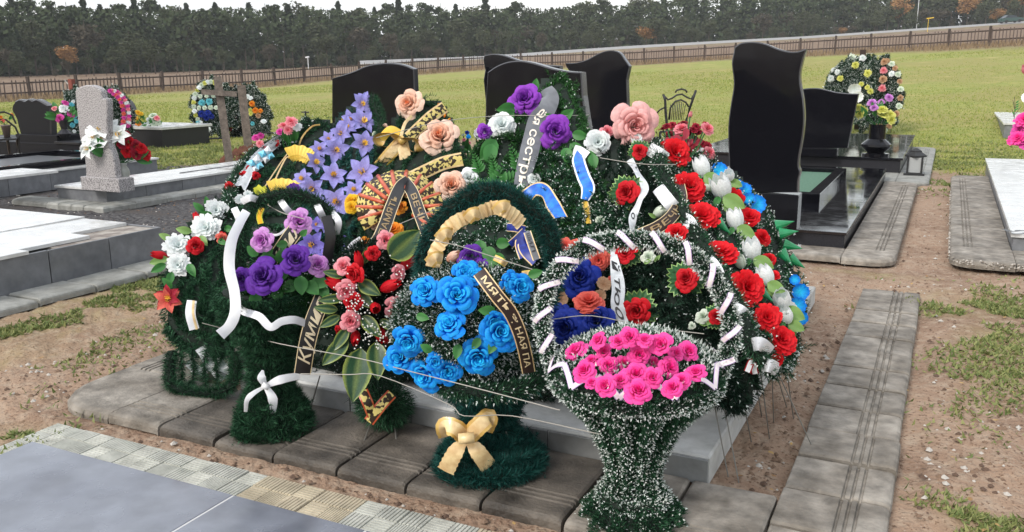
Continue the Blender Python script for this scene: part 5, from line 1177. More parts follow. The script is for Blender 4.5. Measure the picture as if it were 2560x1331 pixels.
far_wreath(535,270,110,140,22,[('mum','cyan',508,262,15),('mum','cyan',525,260,16),('mum','cyan',497,310,12),('mum','navy',505,290,16),('mum','navy',520,287,16),('mum','navy',515,300,16),('mum','navy',527,296,14)]+ringf(532,270,44,60,20,'mum',['cream','white','lime'],12,1.,4.6)+[('mum','cream',x,275,12) for x in (500,513,527,540)]+[('mum','cream',x,246,11) for x in (505,520,535)],'dark wreath with turquoise and navy rosettes behind the leaning cross','dark',lean=.25)
far_wreath(592,285,60,130,22.3,[('mum','coral',578,265,12),('mum','white',575,255,13),('mum','magenta',583,272,13),('mum','red',584,292,16),('mum','red',580,303,15),('mum','white',572,300,12),('mum','white',578,285,11),('mum','lime',580,318,12),('mum','dred',574,325,12)],'narrow dark wreath with red and white rosettes between cross and post','black',lean=.2)
far_wreath(638,280,70,135,21.6,[('mum','red',619,232,14),('mum','white',628,245,12),('mum','orange',634,265,15),('mum','orange',638,282,17),('mum','lime',627,280,12),('mum','orange',650,285,13),('mum','white',634,250,12),('mum','cyan',625,312,11),('mum','lime',626,288,12),('mum','tan',642,296,13),('mum','white',652,312,14)],'dark wreath with orange and lime rosettes right of the wooden post','dark',lean=.25,tilt=.15)
for x1,y1_,x2_,y2_ in ((400,348,490,326),(400,352,560,346),(640,330,760,338)):
    A=pd(x1,y1_,20.5);B=pd(x2_,y2_,20.5); t=thing('metal_rail',{490:'upper thin rail left of the distant wreaths',560:'lower thin rail left of the distant wreaths',760:'rusty thin rail right of the distant wreaths'}[x2_],'rail',A); MB().tube([A,B],.02,5).out('rail_bar',M['iron'],t)
    for P in (A,B): MB().tube([P,(P[0],P[1],0)],.015,5).out('rail_leg',M['iron'],t)
for x,y,yb in ((763,278,330),(1110,330,380)):
    A=pd(x,y,16.); t=thing('thin_stake','thin iron stake with short crossbar before the meadow, left of the headstone' if x<1000 else 'short stake between the peach wreath and the central headstone','stake',(A[0],A[1],0)); MB().tube([A,(A[0],A[1],0)],.015,5).out('rod',M['iron'],t); MB().tube([A-[.08,0,.02],A+[.08,0,-.02]],.012,5).out('crosspiece',M['iron'],t)
# bouquets poking up behind the heap's left side
def stub(name,label,fl,dist,gx,gy,**k):
    P0=pd(gx,gy,dist); return bouquet(name,label,P0,fl,dist,**k)
dq=5.6
stub('flower_bouquet','pale pink chrysanthemums behind the upper left of the heap',[('mum','lpink',728,306,34),('mum','lpink',710,316,28),('mum','magenta',700,330,22),('mum','white',742,318,26),('mum','lpink',720,326,26)],dq,725,400,leafn=10,leafs=.08)
stub('flower_bouquet','purple and dusty pink blossoms near the wooden post at the left shoulder of the heap',[('mum','magenta',640,345,20),('mum','magenta',652,340,18),('mum','lpink',650,360,20),('mum','lpink',660,372,20),('mum','magenta',644,385,18),('mum','dred',660,388,16)],dq,665,440,leafn=8,leafs=.07)
stub('flower_bouquet','tiny blue and pink blossoms right of the peach wreath',[('mum','navy',1168,332,12),('mum','blue',1171,342,12),('mum','lpink',1160,350,12),('mum','lpink',1172,358,12),('mum','cream',1158,338,10)],dq,1168,420,leafn=8,leafs=.07)
# ================= THE HEAP OF WREATHS =================
GR='wreaths heaped on the cement slab'
def wreath(label,x,y,poly,style='dark',name='funeral_wreath',legs=(),**k):
    P=h1(x,y,-.05); t=thing(name,label,'wreath',(P[0],P[1],.115),GR); 
    pad(t,poly,style,**k)
    for a,b,c_,d_ in legs:
        MB().tube([h1(a,b,-.08),gz(c_,d_)-[0,0,.02]],.0028,5).out('wire_leg',M['wire'],t)
    return t
def ff(t,lst,off=.02,tilt=.35,kindcol=None):
    for kind,col,x,y,s,*r in lst:
        o_=off+(r[0] if r else 0); P=h1(x,y,o_); n=nrm(hn(x,y)*tilt+nrm(CAM-P)*(1-tilt))
        if kind in('bud','tulip'):
            d=r[1] if len(r)>1 else (random.uniform(-1,1),random.uniform(.2,1)); n=nrm(RV*d[0]+UV*d[1]+nrm(CAM-P)*.5)
        flower(t,kind,col,P,px2m(P,s)*(1.0 if kind not in('bud','tulip') else .95),n)
def lf(t,x,y,dx,dy,lpx,mname='leafg',off=.03,kind='leaf',asp=.42,out=.25):
    P=h1(x,y,off); v=nrm(CAM-P); leaf(t,P,RV*dx-UV*dy+v*out,v,px2m(P,lpx),mname,kind,asp)
def cluster(t,x,y,n,rpx,lpx,mname='leafg',off=.0,kind='leaf',asp=.45):
    for k in range(n):
        a=6.28*k/n+random.uniform(-.3,.3); lf(t,x+math.cos(a)*rpx*.4,y+math.sin(a)*rpx*.4,math.cos(a),math.sin(a),lpx*random.uniform(.8,1.2),mname,off,kind,asp,out=.15)
# blackish pad added to fill the shaded black gaps inside the mound
t=wreath('blackish needle fill added for the dark shaded gaps between the baskets',1000,780,[(610,600),(760,560),(900,560),(1180,580),(1400,560),(1460,700),(1440,900),(1380,1000),(1240,990),(1000,960),(820,940),(700,950),(620,880)],'black',off=-.16,dens=.28,thick=.22)
hr(t,[(640,470,.02),(655,480,.03),(668,474,.02)],22,[FL['lime']],name='yellow_leaf_ribbon')
# W2 left leaning wreath with yellow bands
t=wreath('leaning dark wreath bound with two scalloped yellow satin bands at upper left',690,430,[(560,470),(610,400),(650,360),(720,325),(770,300),(800,285),(838,300),(838,380),(800,470),(760,560),(700,580),(610,570),(560,520)],'dark',dens=.36,thick=.16)
for cx,cy,w_,a_ in ((749,388,56,.10),(712,470,76,.16)):
    for k in range(1):
        pts=[(cx-w_*.5,cy+w_*.03,.02),(cx-w_*.3,cy-4,.045),(cx,cy-5,.055),(cx+w_*.3,cy+1,.045),(cx+w_*.5,cy+9,.02)]
        hr(t,pts,34 if w_>60 else 36,[M['yellow'],M['yellow']],name='yellow_band',scallop=.16,crease=1)
        for s_ in(-6,6): hr(t,[(a,b+s_,c_+.006) for a,b,c_ in pts],3.4,[M['yellowd']],name='band_pleat')  # darker strips draw the shade of pleats on the band
garland(t,[h1(560,540,.0),h1(590,440,.02),h1(640,380,.02),h1(720,340,.02),h1(770,300,.0)],.045,'frost',16000)
hr(t,[(600,470,.02),(640,400,.03),(700,350,.03),(742,345,.02)],26,[M['whiteg'],M['white']],name='ribbon_roll',fold=.5,twist=.3)
hr(t,[(628,520,.0),(700,410,.02),(730,370,.02)],3,[M['gold']],name='gold_cord'); hr(t,[(670,512,.02),(684,460,.03),(712,400,.03),(724,392,.03)],3.5,[M['gold']],name='gold_cord')
hr(t,[(742,400,-.02),(752,350,.0),(778,318,.02),(800,312,.0)],4,[M['goldd']],name='gold_cord')
for x,y,s in ((640,412,46),(668,388,44)):
    P=h1(x,y,.07); m_=MB(); 
    r_=px2m(P,s*.55)
    for k,(u_,v_) in enumerate(((-1,.25),(.1,1.0),(.8,-.2),(-.2,-.9))):
        q1=P+RV*u_*r_+UV*v_*r_; sd=nrm(RV*-v_+UV*u_)*r_*.42; m_.add([P-nrm(CAM-P)*.02,P+(q1-P)*.45+sd,q1,P+(q1-P)*.45-sd,P+(q1-P)*.4+nrm(CAM-P)*.03],[(0,1,4),(1,2,4),(2,3,4),(3,0,4)],k%2)
    m_.out('satin_star',[M['cyansat'],M['white']],t)
ff(t,[('rose','red',607,440,26),('rose','red',574,468,26),('rose','red',655,375,22),('rose','red',640,440,20),('mum','white',600,500,30),('mum','white',620,486,24),('rose','red',690,358,18),('poppy','red',625,425,24)],off=.03)
hr(t,[(636,478,.03),(650,474,.05),(662,486,.04),(656,498,.02)],16,[FL['lime']],name='lime_ribbon'); hr(t,[(655,520,.03),(648,540,.05),(652,560,.03)],14,[FL['yellow'],FL['lime']],name='yellow_ribbon')
# W3 clematis wreath
t=wreath('tall wreath covered with lavender clematis blossoms with yellow stamens',850,400,[(925,238),(950,262),(958,330),(950,420),(915,520),(870,600),(800,650),(745,600),(725,520),(735,450),(775,380),(830,310),(890,255)],'teal',dens=.42,thick=.15)
ff(t,[('lily','lav',*q) for q in ((905,262,56),(912,250,44),(907,306,72),(878,300,52),(909,361,74),(853,334,62),(868,318,50),(839,377,72),(800,375,54),(787,408,58),(822,350,48),(834,441,76),(907,432,76),(781,471,72),(842,506,74),(885,478,58),(756,449,56),(750,490,44),(815,560,50),(790,500,44))]+[('lily','violet',781,612,74),('lily','violet',793,563,50),('lily','violet',841,600,48),('lily','violet',815,640,50)],off=.045,tilt=.3)
garland(t,[h1(930,245,.02),h1(950,300,.03),h1(952,380,.02)],.05,'dark',20000)
ff(t,[('mum','cream',937,335,14),('poppy','purple',735,480,40),('star','yellow',858,302,16)],off=.03)
# W4 peach wreath
t=wreath('dark wreath with large peach roses and patterned gold ribbons',1060,400,[(1035,245),(1085,238),(1112,265),(1150,340),(1180,420),(1180,520),(1120,590),(1000,620),(900,600),(880,520),(905,440),(930,370),(980,300)],'dark',dens=.38,thick=.16)
ff(t,[('rose','peach',1027,260,84,.06),('rose','peach',1100,343,88,.04),('rose','peach',1128,466,84,.06),('rose','peach',932,552,52,.02),('rose','white',1172,446,60,.03),('carnation','yellow',882,506,46,.03),('carnation','yellow',880,520,36,.03),('rose','orange',1002,520,40,.03),('carnation','orange',984,576,46,.04),('rose','orange',913,606,30,.04),('rose','peach',962,320,20)],off=.03)
hr(t,[(1022,345,.05),(1050,318,.07),(1078,292,.07),(1112,268,.04)],30,[M['print_'],M['gold']],name='patterned_ribbon',edge=.14)
hr(t,[(1028,446,.06),(1065,428,.08),(1110,408,.08),(1156,398,.05)],34,[M['print_'],M['gold']],name='patterned_ribbon',edge=.13)
bw=thing('gold_bow','gold satin bow tied on the peach rose wreath','bow',h1(1005,352,.09),None)
Pb=h1(1005,352,.10); s=px2m(Pb,58)
def q3(a,b,c_): v=nrm(CAM-Pb); return Pb+RV*a*s+UV*b*s+v*c_*s
ribbon(bw,[q3(0,0,.1),q3(-.5,.28,.5),q3(-.95,.2,.3),q3(-.9,-.25,.1),q3(-.4,-.25,.05),q3(0,0,0)],s*.55,[M['goldd'],M['gold']],name='bow_loop',nr=UV)
ribbon(bw,[q3(0,0,.1),q3(.35,.1,.5),q3(.75,-.1,.35),q3(.75,-.5,.15),q3(.4,-.45,0),q3(0,0,0)],s*.55,[M['goldd'],M['gold']],name='bow_loop',nr=UV)
ribbon(bw,[q3(-.9,.05,.2),q3(-.5,.45,.4),q3(-.1,.3,.3)],s*.35,[M['yellow'],M['yellow']],name='bow_loop')
MB().tube([q3(-.1,.14,.3),q3(.08,-.12,.3)],s*.17,8).out('bow_knot',M['goldd'],bw,smooth=True)
ribbon(bw,[q3(0,0,.15),q3(-.5,-.55,.3),q3(-1.0,-1.15,.1)],s*.55,[M['gold'],M['goldd']],name='bow_tail'); ribbon(bw,[q3(0,0,.15),q3(.15,-.8,.3),q3(.25,-1.6,.1)],s*.5,[M['gold'],M['gold']],name='bow_tail')
ribbon(bw,[q3(-.3,-.8,.2),q3(-.65,-1.1,.5),q3(-.6,-1.5,.5),q3(-.25,-1.4,.3),q3(-.2,-.9,.3)],s*.2,[M['yellow'],M['yellow']],name='bow_tail',nr=RV)
hr(t,[(1000,350,.06),(1012,310,.08),(1030,290,.06)],8,[M['gold']],name='gold_cord')
for x,y in ((1105,275),(1112,290),(1098,262),(1122,300)): ff(t,[('bud','orange',x,y,10)],off=.03)
# W5 fan of copper and gold ribbon with black mourning ribbons
t=thing('ribbon_fan','fan of gold patterned and copper red pleated ribbon with black mourning ribbons','ribbon fan',h1(995,500,.06))
ct_=(1000,520)
for k in range(13):
    a=math.radians(-28+19.5*k); rx,ry=108,92; x=ct_[0]-rx*math.cos(a); y=ct_[1]-ry*math.sin(a)
    x0=ct_[0]-rx*.32*math.cos(a); y0=ct_[1]-ry*.3*math.sin(a)
    ribbon(t,[h1(x0,y0,.10),h1((x+x0)/2,(y+y0)/2,.13),h1(x,y,.10)],px2m(h1(x,y),24),[M['print_'],M['goldd']],name='gold_pleat',edge=.06,taper=[(0,.5),(1,1.2)])
    a+=math.radians(9.7); x=ct_[0]-rx*1.0*math.cos(a); y=ct_[1]-ry*1.0*math.sin(a); x0=ct_[0]-rx*.38*math.cos(a); y0=ct_[1]-ry*.36*math.sin(a)
    P=[h1(x0,y0,.13),h1((x+x0)/2,(y+y0)/2,.165),h1(x,y,.14)]; MB().tube(catmull(P,4),px2m(P[0],5.6),7).out('copper_pleat',M['redrib'],t,smooth=True)
hr(t,[(1022,452,.17),(1000,470,.20),(978,520,.19),(962,565,.17),(940,610,.15),(905,640,.12)],34,[M['ribk'],M['goldprint']],name='mourning_ribbon',edge=.06,text='ПАМЯТЬ',tstart=.22,tend=.72,tflip=True,tsize=.62,tmat=mat('dull_gold_print',(.34,.24,.12),rough=.5))
hr(t,[(1010,452,.16),(1030,480,.19),(1048,530,.18),(1070,590,.15),(1078,630,.12)],32,[M['ribk'],M['goldprint']],name='mourning_ribbon',edge=.05,text='ВЕЧНАЯ',tstart=.28,tend=.95,tsize=.6,tmat=MATS['dull_gold_print'])
# W6 central wreath with purple roses
t=wreath('tall central wreath with purple roses and white carnations at the peak of the heap',1350,380,[(1375,186),(1410,182),(1440,215),(1462,270),(1475,330),(1500,420),(1560,560),(1480,650),(1380,660),(1280,600),(1190,560),(1170,480),(1180,380),(1230,300),(1290,250),(1340,215)],'green',dens=.42,thick=.18,ln=.028)
pad(t,[(1230,430),(1300,400),(1420,380),(1500,440),(1540,560),(1480,640),(1380,640),(1300,560),(1200,540)],'frost',core=False,off=.05,dens=.22,ln=.03)
ff(t,[('rose','orchid',1314,251,84,.05),('rose','orchid',1387,330,88,.06),('rose','orchid',1213,330,44,.04),('carnation','white',1254,315,66,.05),('carnation','white',1494,357,70,.05),('poppy','white',1200,335,30,.0),('carnation','white',1335,450,34),('mum','cream',1500,552,22),('mum','white',1300,470,26)],off=.03)
for x,y,dx,dy,l in ((1290,270,-1,.1,60),(1285,280,-.8,.5,60),(1335,230,.2,-1,40),(1350,300,1,-.2,50),(1270,300,-.9,.6,70),(1400,300,.8,-.6,50),(1430,335,1,.2,50),(1425,360,.9,.8,60),(1410,370,.4,1,55),(1350,360,-.6,.8,50),(1240,350,-.7,.9,80),(1460,380,.8,.8,60),(1480,385,.2,1,50),(1230,360,-.2,1,70)): lf(t,x,y,dx,dy,l*.85,'leafg',.05,asp=.6)
for fx,fy,an,l in ((1235,470,-1.2,80),(1230,480,-2.5,70),(1260,460,-.5,85),(1200,430,-1.9,60),(1280,500,-.9,60),(1215,500,-2.9,50),(1300,420,-2.0,70),(1240,440,-1.8,60)):
    # fern fronds: rachis with paired pinnae
    for k in range(8):
        u_=k/8.; x=fx+math.cos(an)*l*u_; y=fy+math.sin(an)*l*u_
        for sg in(-1,1): lf(t,x,y,math.cos(an+sg*.95),math.sin(an+sg*.95),l*.36*(1.05-u_),'leafg',.05,asp=.42,out=.1)
garland(t,[h1(1178,480,.02),h1(1172,420,.03),h1(1190,370,.03),h1(1240,345,.04),h1(1290,335,.03)],.03,'green',12000)
hr(t,[(1366,222,.09),(1376,245,.11),(1366,275,.12),(1344,300,.12),(1334,335,.12),(1322,385,.10),(1310,430,.07),(1302,465,.04)],42,[M['ribg'],M['ribg']],name='mourning_ribbon',text='ая сестры',tstart=.30,tend=1.02,tsize=.70,tmat=mat('cream_print',(.86,.78,.66),rough=.5),taper=[(0,.8),(.15,1.1),(.7,1.1),(1,.8)])
hr(t,[(1449,372,.05),(1446,400,.09),(1458,440,.10),(1470,470,.09),(1462,500,.05)],34,[M['blue'],M['white']],name='blue_ribbon',edge=.13,taper=[(0,.3),(.25,1),(.8,1),(1,.6)])
hr(t,[(1315,492,.04),(1338,474,.09),(1362,478,.10),(1380,508,.09),(1402,545,.05)],36,[M['blue'],M['gold']],name='blue_ribbon',edge=.1,twist=.5)
hr(t,[(1462,505,.03),(1468,530,.04),(1470,560,.02)],16,[M['yellowd'],M['gold']],name='gold_ribbon')
hr(t,[(1435,375,.03),(1450,380,.07),(1468,392,.04)],26,[M['white']],name='white_loop'); 
# W7 right wreath with lace edged red roses
t=wreath('wide green wreath with red roses in lace edged leaves and white ribbons',1600,560,[(1500,380),(1520,330),(1570,315),(1640,330),(1690,390),(1710,470),(1760,600),(1830,740),(1850,860),(1700,900),(1420,900),(1370,800),(1385,660),(1430,590),(1490,520),(1480,440)],'black',dens=.33,thick=.18,ln=.026)
pad(t,[(1560,620),(1700,620),(1760,740),(1740,830),(1560,820),(1520,700)],'black',core=False,off=.03,dens=.22,ln=.026)
pad(t,[(1440,540),(1540,460),(1600,520),(1620,600),(1500,640),(1430,620)],'snow',core=False,off=.03,dens=.12)
pad(t,[(1600,380),(1680,340),(1700,420),(1680,470),(1620,440)],'frost',core=False,off=.05,dens=.3)
for x,y,s in ((1567,482,62),(1593,777,74),(1717,699,70),(1564,632,56),(1599,379,40),(1792,792,48),(1688,583,44)):
    P=h1(x,y,.035); put('lace_leaf',lace_mesh(int(x)%3),P,face_rot(nrm(CAM-P)*.8+hn(x,y)*.3,random.random()*6),px2m(P,s*1.45),t)
    ff(t,[('rose','red',x,y,s*1.0,.055)])
ff(t,[('rose','cream',1621,644,36),('rose','cream',1758,792,38),('tulip','cream',1647,531,32),('rose','cream',1730,815,20)],off=.05)
for x,y in ((1636,655),(1655,520),(1640,545),(1745,800),(1765,810),(1610,660)): lf(t,x,y,random.uniform(-1,1),random.uniform(-1,1),24,'leafl',.05)
ff(t,[('rose','ppink',1586,314,108,.08),('rose','ppink',1560,322,60,.03),('bud','ppink',1553,312,50,.03,(-.6,1)),('rose','lpink',1517,330,34),('carnation','white',1592,348,40),('rose','navy',1448,694,92,.05),('rose','navy',1415,822,96,.06),('rose','navy',1491,803,80,.05),('rose','navy',1395,790,60,.03),('carnation','coral',1471,760,80,.08),('carnation','coral',1497,650,62,.05),('carnation','coral',1413,618,48,.05),('carnation','coral',1440,612,34,.03),
  ('poppy','tan',1401,748,44,.03),('poppy','tan',1508,712,42,.04),('poppy','tan',1500,740,34,.03),('carnation','coral',1528,700,20)],off=.03)
hr(t,[(1574,400,.05),(1592,430,.08),(1612,470,.09),(1598,505,.08),(1582,545,.07),(1580,580,.04)],20,[M['whiteg'],M['whiteg']],name='white_ribbon',twist=.9,text='о',tstart=.84,tend=.9,tsize=-.8,tmat=M['ribk'])
hr(t,[(1532,620,.07),(1538,665,.10),(1546,720,.10),(1544,765,.09),(1562,812,.06)],30,[M['whiteg'],M['whiteg']],name='lettered_white_ribbon',text='й тюо',tstart=.22,tend=.95,tsize=-.75,tmat=M['ribk'],taper=[(0,.4),(.4,1.1),(.8,1.1),(1,.7)])
hr(t,[(1697,462,.12),(1702,500,.14),(1680,540,.14),(1645,568,.12),(1600,588,.09)],32,[M['ribb'],M['goldprint']],name='mourning_ribbon',edge=.05,text='ВЕЧНАЯ',tstart=.10,tend=.78,tflip=True,tsize=.62,tmat=MATS['dull_gold_print'])
# W8 carnation wreath
t=wreath('long curved wreath of red carnations and white tulips down the right side of the heap',1800,620,[(1640,345),(1690,340),(1730,380),(1800,400),(1850,480),(1910,590),(1960,700),(1990,800),(1985,900),(1930,950),(1870,900),(1840,800),(1790,700),(1740,620),(1690,520),(1650,430)],'snow',dens=.40,off=.06,thick=.2,
   legs=((1900,920,1925,1090),(1880,900,1905,1032),(1930,900,2040,1125),(1800,960,1848,1198),(1780,980,1822,1185),(1850,960,1880,1100),(1930,930,1935,1052)))
ff(t,[('gerbera','redc',*q) for q in ((1686,385,82),(1722,469,86),(1755,544,90),(1801,636,92),(1866,722,92),(1917,795,74),(1952,850,80))]+[('carnation','redc',*q) for q in ((1834,497,54),(1872,545,56),(1905,596,50),(1922,650,40),(1935,690,34),(1690,585,58),(1940,900,40))],off=.11,tilt=.45)
for x,y,s in ((1755,419,48),(1803,470,56),(1838,550,46),(1880,626,50),(1914,690,44),(1955,751,52),(1966,790,40),(1822,440,30)):
    ff(t,[('tulip','white',x,y,s*1.15,.15,(-.25,.9))]); lf(t,x+4,y+s*.40,.9,.45,s*1.1,'leafl',.13,asp=.65); lf(t,x+10,y+s*.40,.3,.9,s*.95,'leafl',.12,asp=.55); lf(t,x-4,y+s*.40,-.5,.8,s*.6,'leafg',.11,asp=.5)
def cone(t,x,y,dx,dy,lpx,m='greensat',off=.12,rr=.34):
    P=h1(x,y,off); d=nrm(RV*dx-UV*dy+nrm(CAM-P)*.3); L_=px2m(P,lpx); a=nrm(np.cross(d,[0,0,1])); b=np.cross(d,a); V=[P+d*L_]+[P+(a*math.cos(k*.5236)+b*math.sin(k*.5236))*L_*rr for k in range(12)]
    mk('satin_cone',V,[(0,1+k,1+(k+1)%12) for k in range(12)]+[tuple(range(12,0,-1))],[M[m]],t,smooth=False)
for x,y,dx,dy in ((1794,556,.8,.7),(1900,726,.8,.7)): cone(t,x,y,dx,dy,44)
ff(t,[('tulip','cream',1766,470,26),('tulip','cream',1850,655,36),('tulip','cream',1952,760,28)],off=.10)
wr=[((1622,372),(1645,385),(1664,398)),((1645,470),(1668,500),(1690,525)),((1700,545),(1722,556),(1738,590)),((1755,640),(1785,668),(1806,715)),((1820,768),(1848,778),(1868,795)),((1868,866),(1900,860),(1926,880)),((1905,912),(1926,915),(1945,925))]
for a in wr: hr(t,[(a[0][0],a[0][1],.08),(a[1][0],a[1][1],.16),(a[2][0],a[2][1],.10)],34,[M['white'],M['white']],name='white_ribbon_wrap')
garland(t,[h1(1640,360,.10),h1(1660,440,.12),h1(1700,520,.12),h1(1750,600,.12),h1(1800,690,.12),h1(1850,780,.12),h1(1880,860,.1),h1(1920,920,.08)],.05,'frost',16000)
# W9 outermost wreath
t=wreath('outermost wreath with blue satin flowers and green satin cones right of the carnations',1930,680,[(1760,400),(1810,410),(1880,470),(1940,560),(1990,650),(2012,760),(2000,880),(1960,940),(1900,900),(1880,700),(1800,520)],'snow',dens=.3,off=-.06,thick=.16,legs=((1960,880,1985,1040),(1940,930,1968,1010)))
ff(t,[('poppy','blue',1798,428,44),('poppy','blue',1858,478,46),('poppy','blue',1890,512,44),('poppy','blue',1872,500,34),('poppy','blue',2000,730,44),('poppy','blue',1992,765,42),('poppy','blue',2002,795,36),('poppy','blue',1845,465,30),('poppy','blue',1986,700,26),('poppy','white',1975,770,30)],off=.05)
for x,y,dx,dy in ((1950,585,.7,-.1),(1960,612,.9,.2),(1974,645,.9,.6),(1940,565,.8,-.2),(1952,630,.5,.6)): cone(t,x,y,dx,dy,46,off=.06)
ff(t,[('star','white',1985,585,12),('star','white',1998,615,12)],off=.06)
# low right dark garland ring below the carnations
t=wreath('dark teal garland hanging low behind the pink basket at the slab edge',1830,970,[(1770,860),(1850,850),(1900,930),(1895,980),(1840,1030),(1790,1020),(1770,960)],'black',dens=.4,off=.02,ln=.04)
hr(t,[(1868,930,.05),(1880,905,.07),(1888,935,.05)],18,[M['white'],FL['red']],name='ribbon_end')
# dark red bouquet
t=bouquet('flower_bouquet','dark red and pink blossom spray at the upper right of the heap',h1(1700,420,.0),[('mum','dred',1650+random.uniform(0,125),300+random.uniform(0,95),26) for k in range(26)]+[('carnation','lpink',1705,325,44,-.1),('carnation','lpink',1768,323,34,-.1),('carnation','lpink',1772,384,34,-.1),('carnation','lpink',1668,300,20),('mum','lpink',1725,288,14),('mum','lpink',1690,345,28,-.1),('carnation','red',1690,402,36,-.1)],5.0,leafn=24,leafs=.07,lm='dredleaf') if False else None
M['dredleaf']=mat('dark_red_cloth_leaf',(.16,.008,.02),(.36,.02,.04),attr='tone',rough=.5,trans=.15)
dd=float(np.linalg.norm(h1(1700,350)[:2]))
bouquet('flower_bouquet','dark red and pink blossom spray at the upper right of the heap',h1(1700,430,.0),[('mum','dred',1655+random.uniform(0,120),305+random.uniform(0,85),24) for k in range(24)]+[('carnation','lpink',1705,325,46,-.1),('carnation','lpink',1768,323,36,-.1),('carnation','lpink',1772,384,36,-.1),('bud','lpink',1726,288,16),('mum','lpink',1690,348,30,-.1)],dd,leafn=70,leafs=.075,lm='dredleaf')
# W1 left standing wreath
t=wreath('left upright dark wreath with red rosebuds and white chrysanthemums and a hanging white ribbon',500,720,[(425,640),(455,590),(510,525),(560,500),(620,500),(640,600),(610,720),(600,860),(560,895),(470,885),(418,830),(405,760),(412,690)],'dark',name='funeral_wreath',dens=.46,thick=.14,ln=.040,
  legs=((440,960,392,1030),(515,960,520,1062),(560,940,600,1000)))
garland(t,[h1(430,880,.02),h1(425,930,.04),h1(425,960,.05)],.05,'dark',20000,ln=.035); 
for x in(452,480,515,545,572): garland(t,[h1(x+random.uniform(-8,8),860,.0),h1(x+random.uniform(-6,6),915,.02),h1(x,965,.04)],.030,'dark',15000,ln=.042)
garland(t,[h1(420,955,.06),h1(450,975,.06),h1(510,985,.07),h1(565,975,.06),h1(590,940,.04),h1(592,880,.02)],.045,'dark',24000,ln=.035)
ff(t,[('bud','red',495,549,34,.02,(-.4,.9)),('mum','white',540,527,54),('mum','white',517,572,70),('mum','white',445,617,66),('rose','red',489,616,42,.02),('bud','red',402,640,38,.02,(-.8,.5)),('mum','white',446,664,56),('rose','coral',554,596,28),('rose','red',556,590,22),('lily','coral',420,750,68,.03),('lily','dred',424,742,58,.03),('mum','white',560,525,30)],off=.03)
for x,y,dx,dy,l in ((510,530,-.7,-.6,30),(530,535,-1,.1,30),(520,520,-.2,-1,26),(480,580,-1,-.2,34),(475,600,-1,.3,30),(470,660,.5,.9,36),(430,680,-.3,1,34),(420,645,-1,.3,40),(500,590,.6,.8,30),(545,600,.8,.4,26),(430,600,-.9,-.4,30),(415,660,-.9,.5,36),(560,570,.9,.2,30),(430,720,-.7,-.7,30)): lf(t,x,y,dx,dy,l*1.15,'leafl' if random.random()<.55 else 'leafg',.03,asp=.5)
hr(t,[(480,752,.04),(476,785,.07),(486,824,.05)],24,[M['white'],M['white']],name='white_band'); hr(t,[(484,752,.055),(483,785,.082),(492,824,.06)],6,[M['cream_'] if 'cream_' in M else M['gold']],name='band_stripe')
hr(t,[(600,905,.04),(612,890,.03),(625,868,.02)],26,[M['ribk'],M['ribk']],name='black_ribbon_end')
xt=wreath('half hidden dark wreath with pale blue blossoms between the purple and the red bouquets',830,650,[(790,600),(860,560),(900,620),(880,760),(800,780),(770,690)],'dark',off=-.02,dens=.35,thick=.1)
ff(xt,[('lily','violet',825,700,46),('poppy','lav',850,735,34),('poppy','white',828,740,26),('lily','violet',862,640,44),('lily','lav',800,720,36)],off=.05)
hr(xt,[(905,600,.06),(880,620,.08),(868,655,.06)],22,[M['white'],M['white']],name='white_ribbon')
for q_ in ((470,905,520,930),(500,870,560,950),(540,900,590,930)): hr(t if False else [o for o in C.objects if o.get('label','').startswith('left upright')][0],[(q_[0],q_[1],-.03),((q_[0]+q_[2])/2,(q_[1]+q_[3])/2+8,.0),(q_[2],q_[3],-.03)],26,[M['whiteg'],M['whiteg']],name='white_tissue',twist=.6)
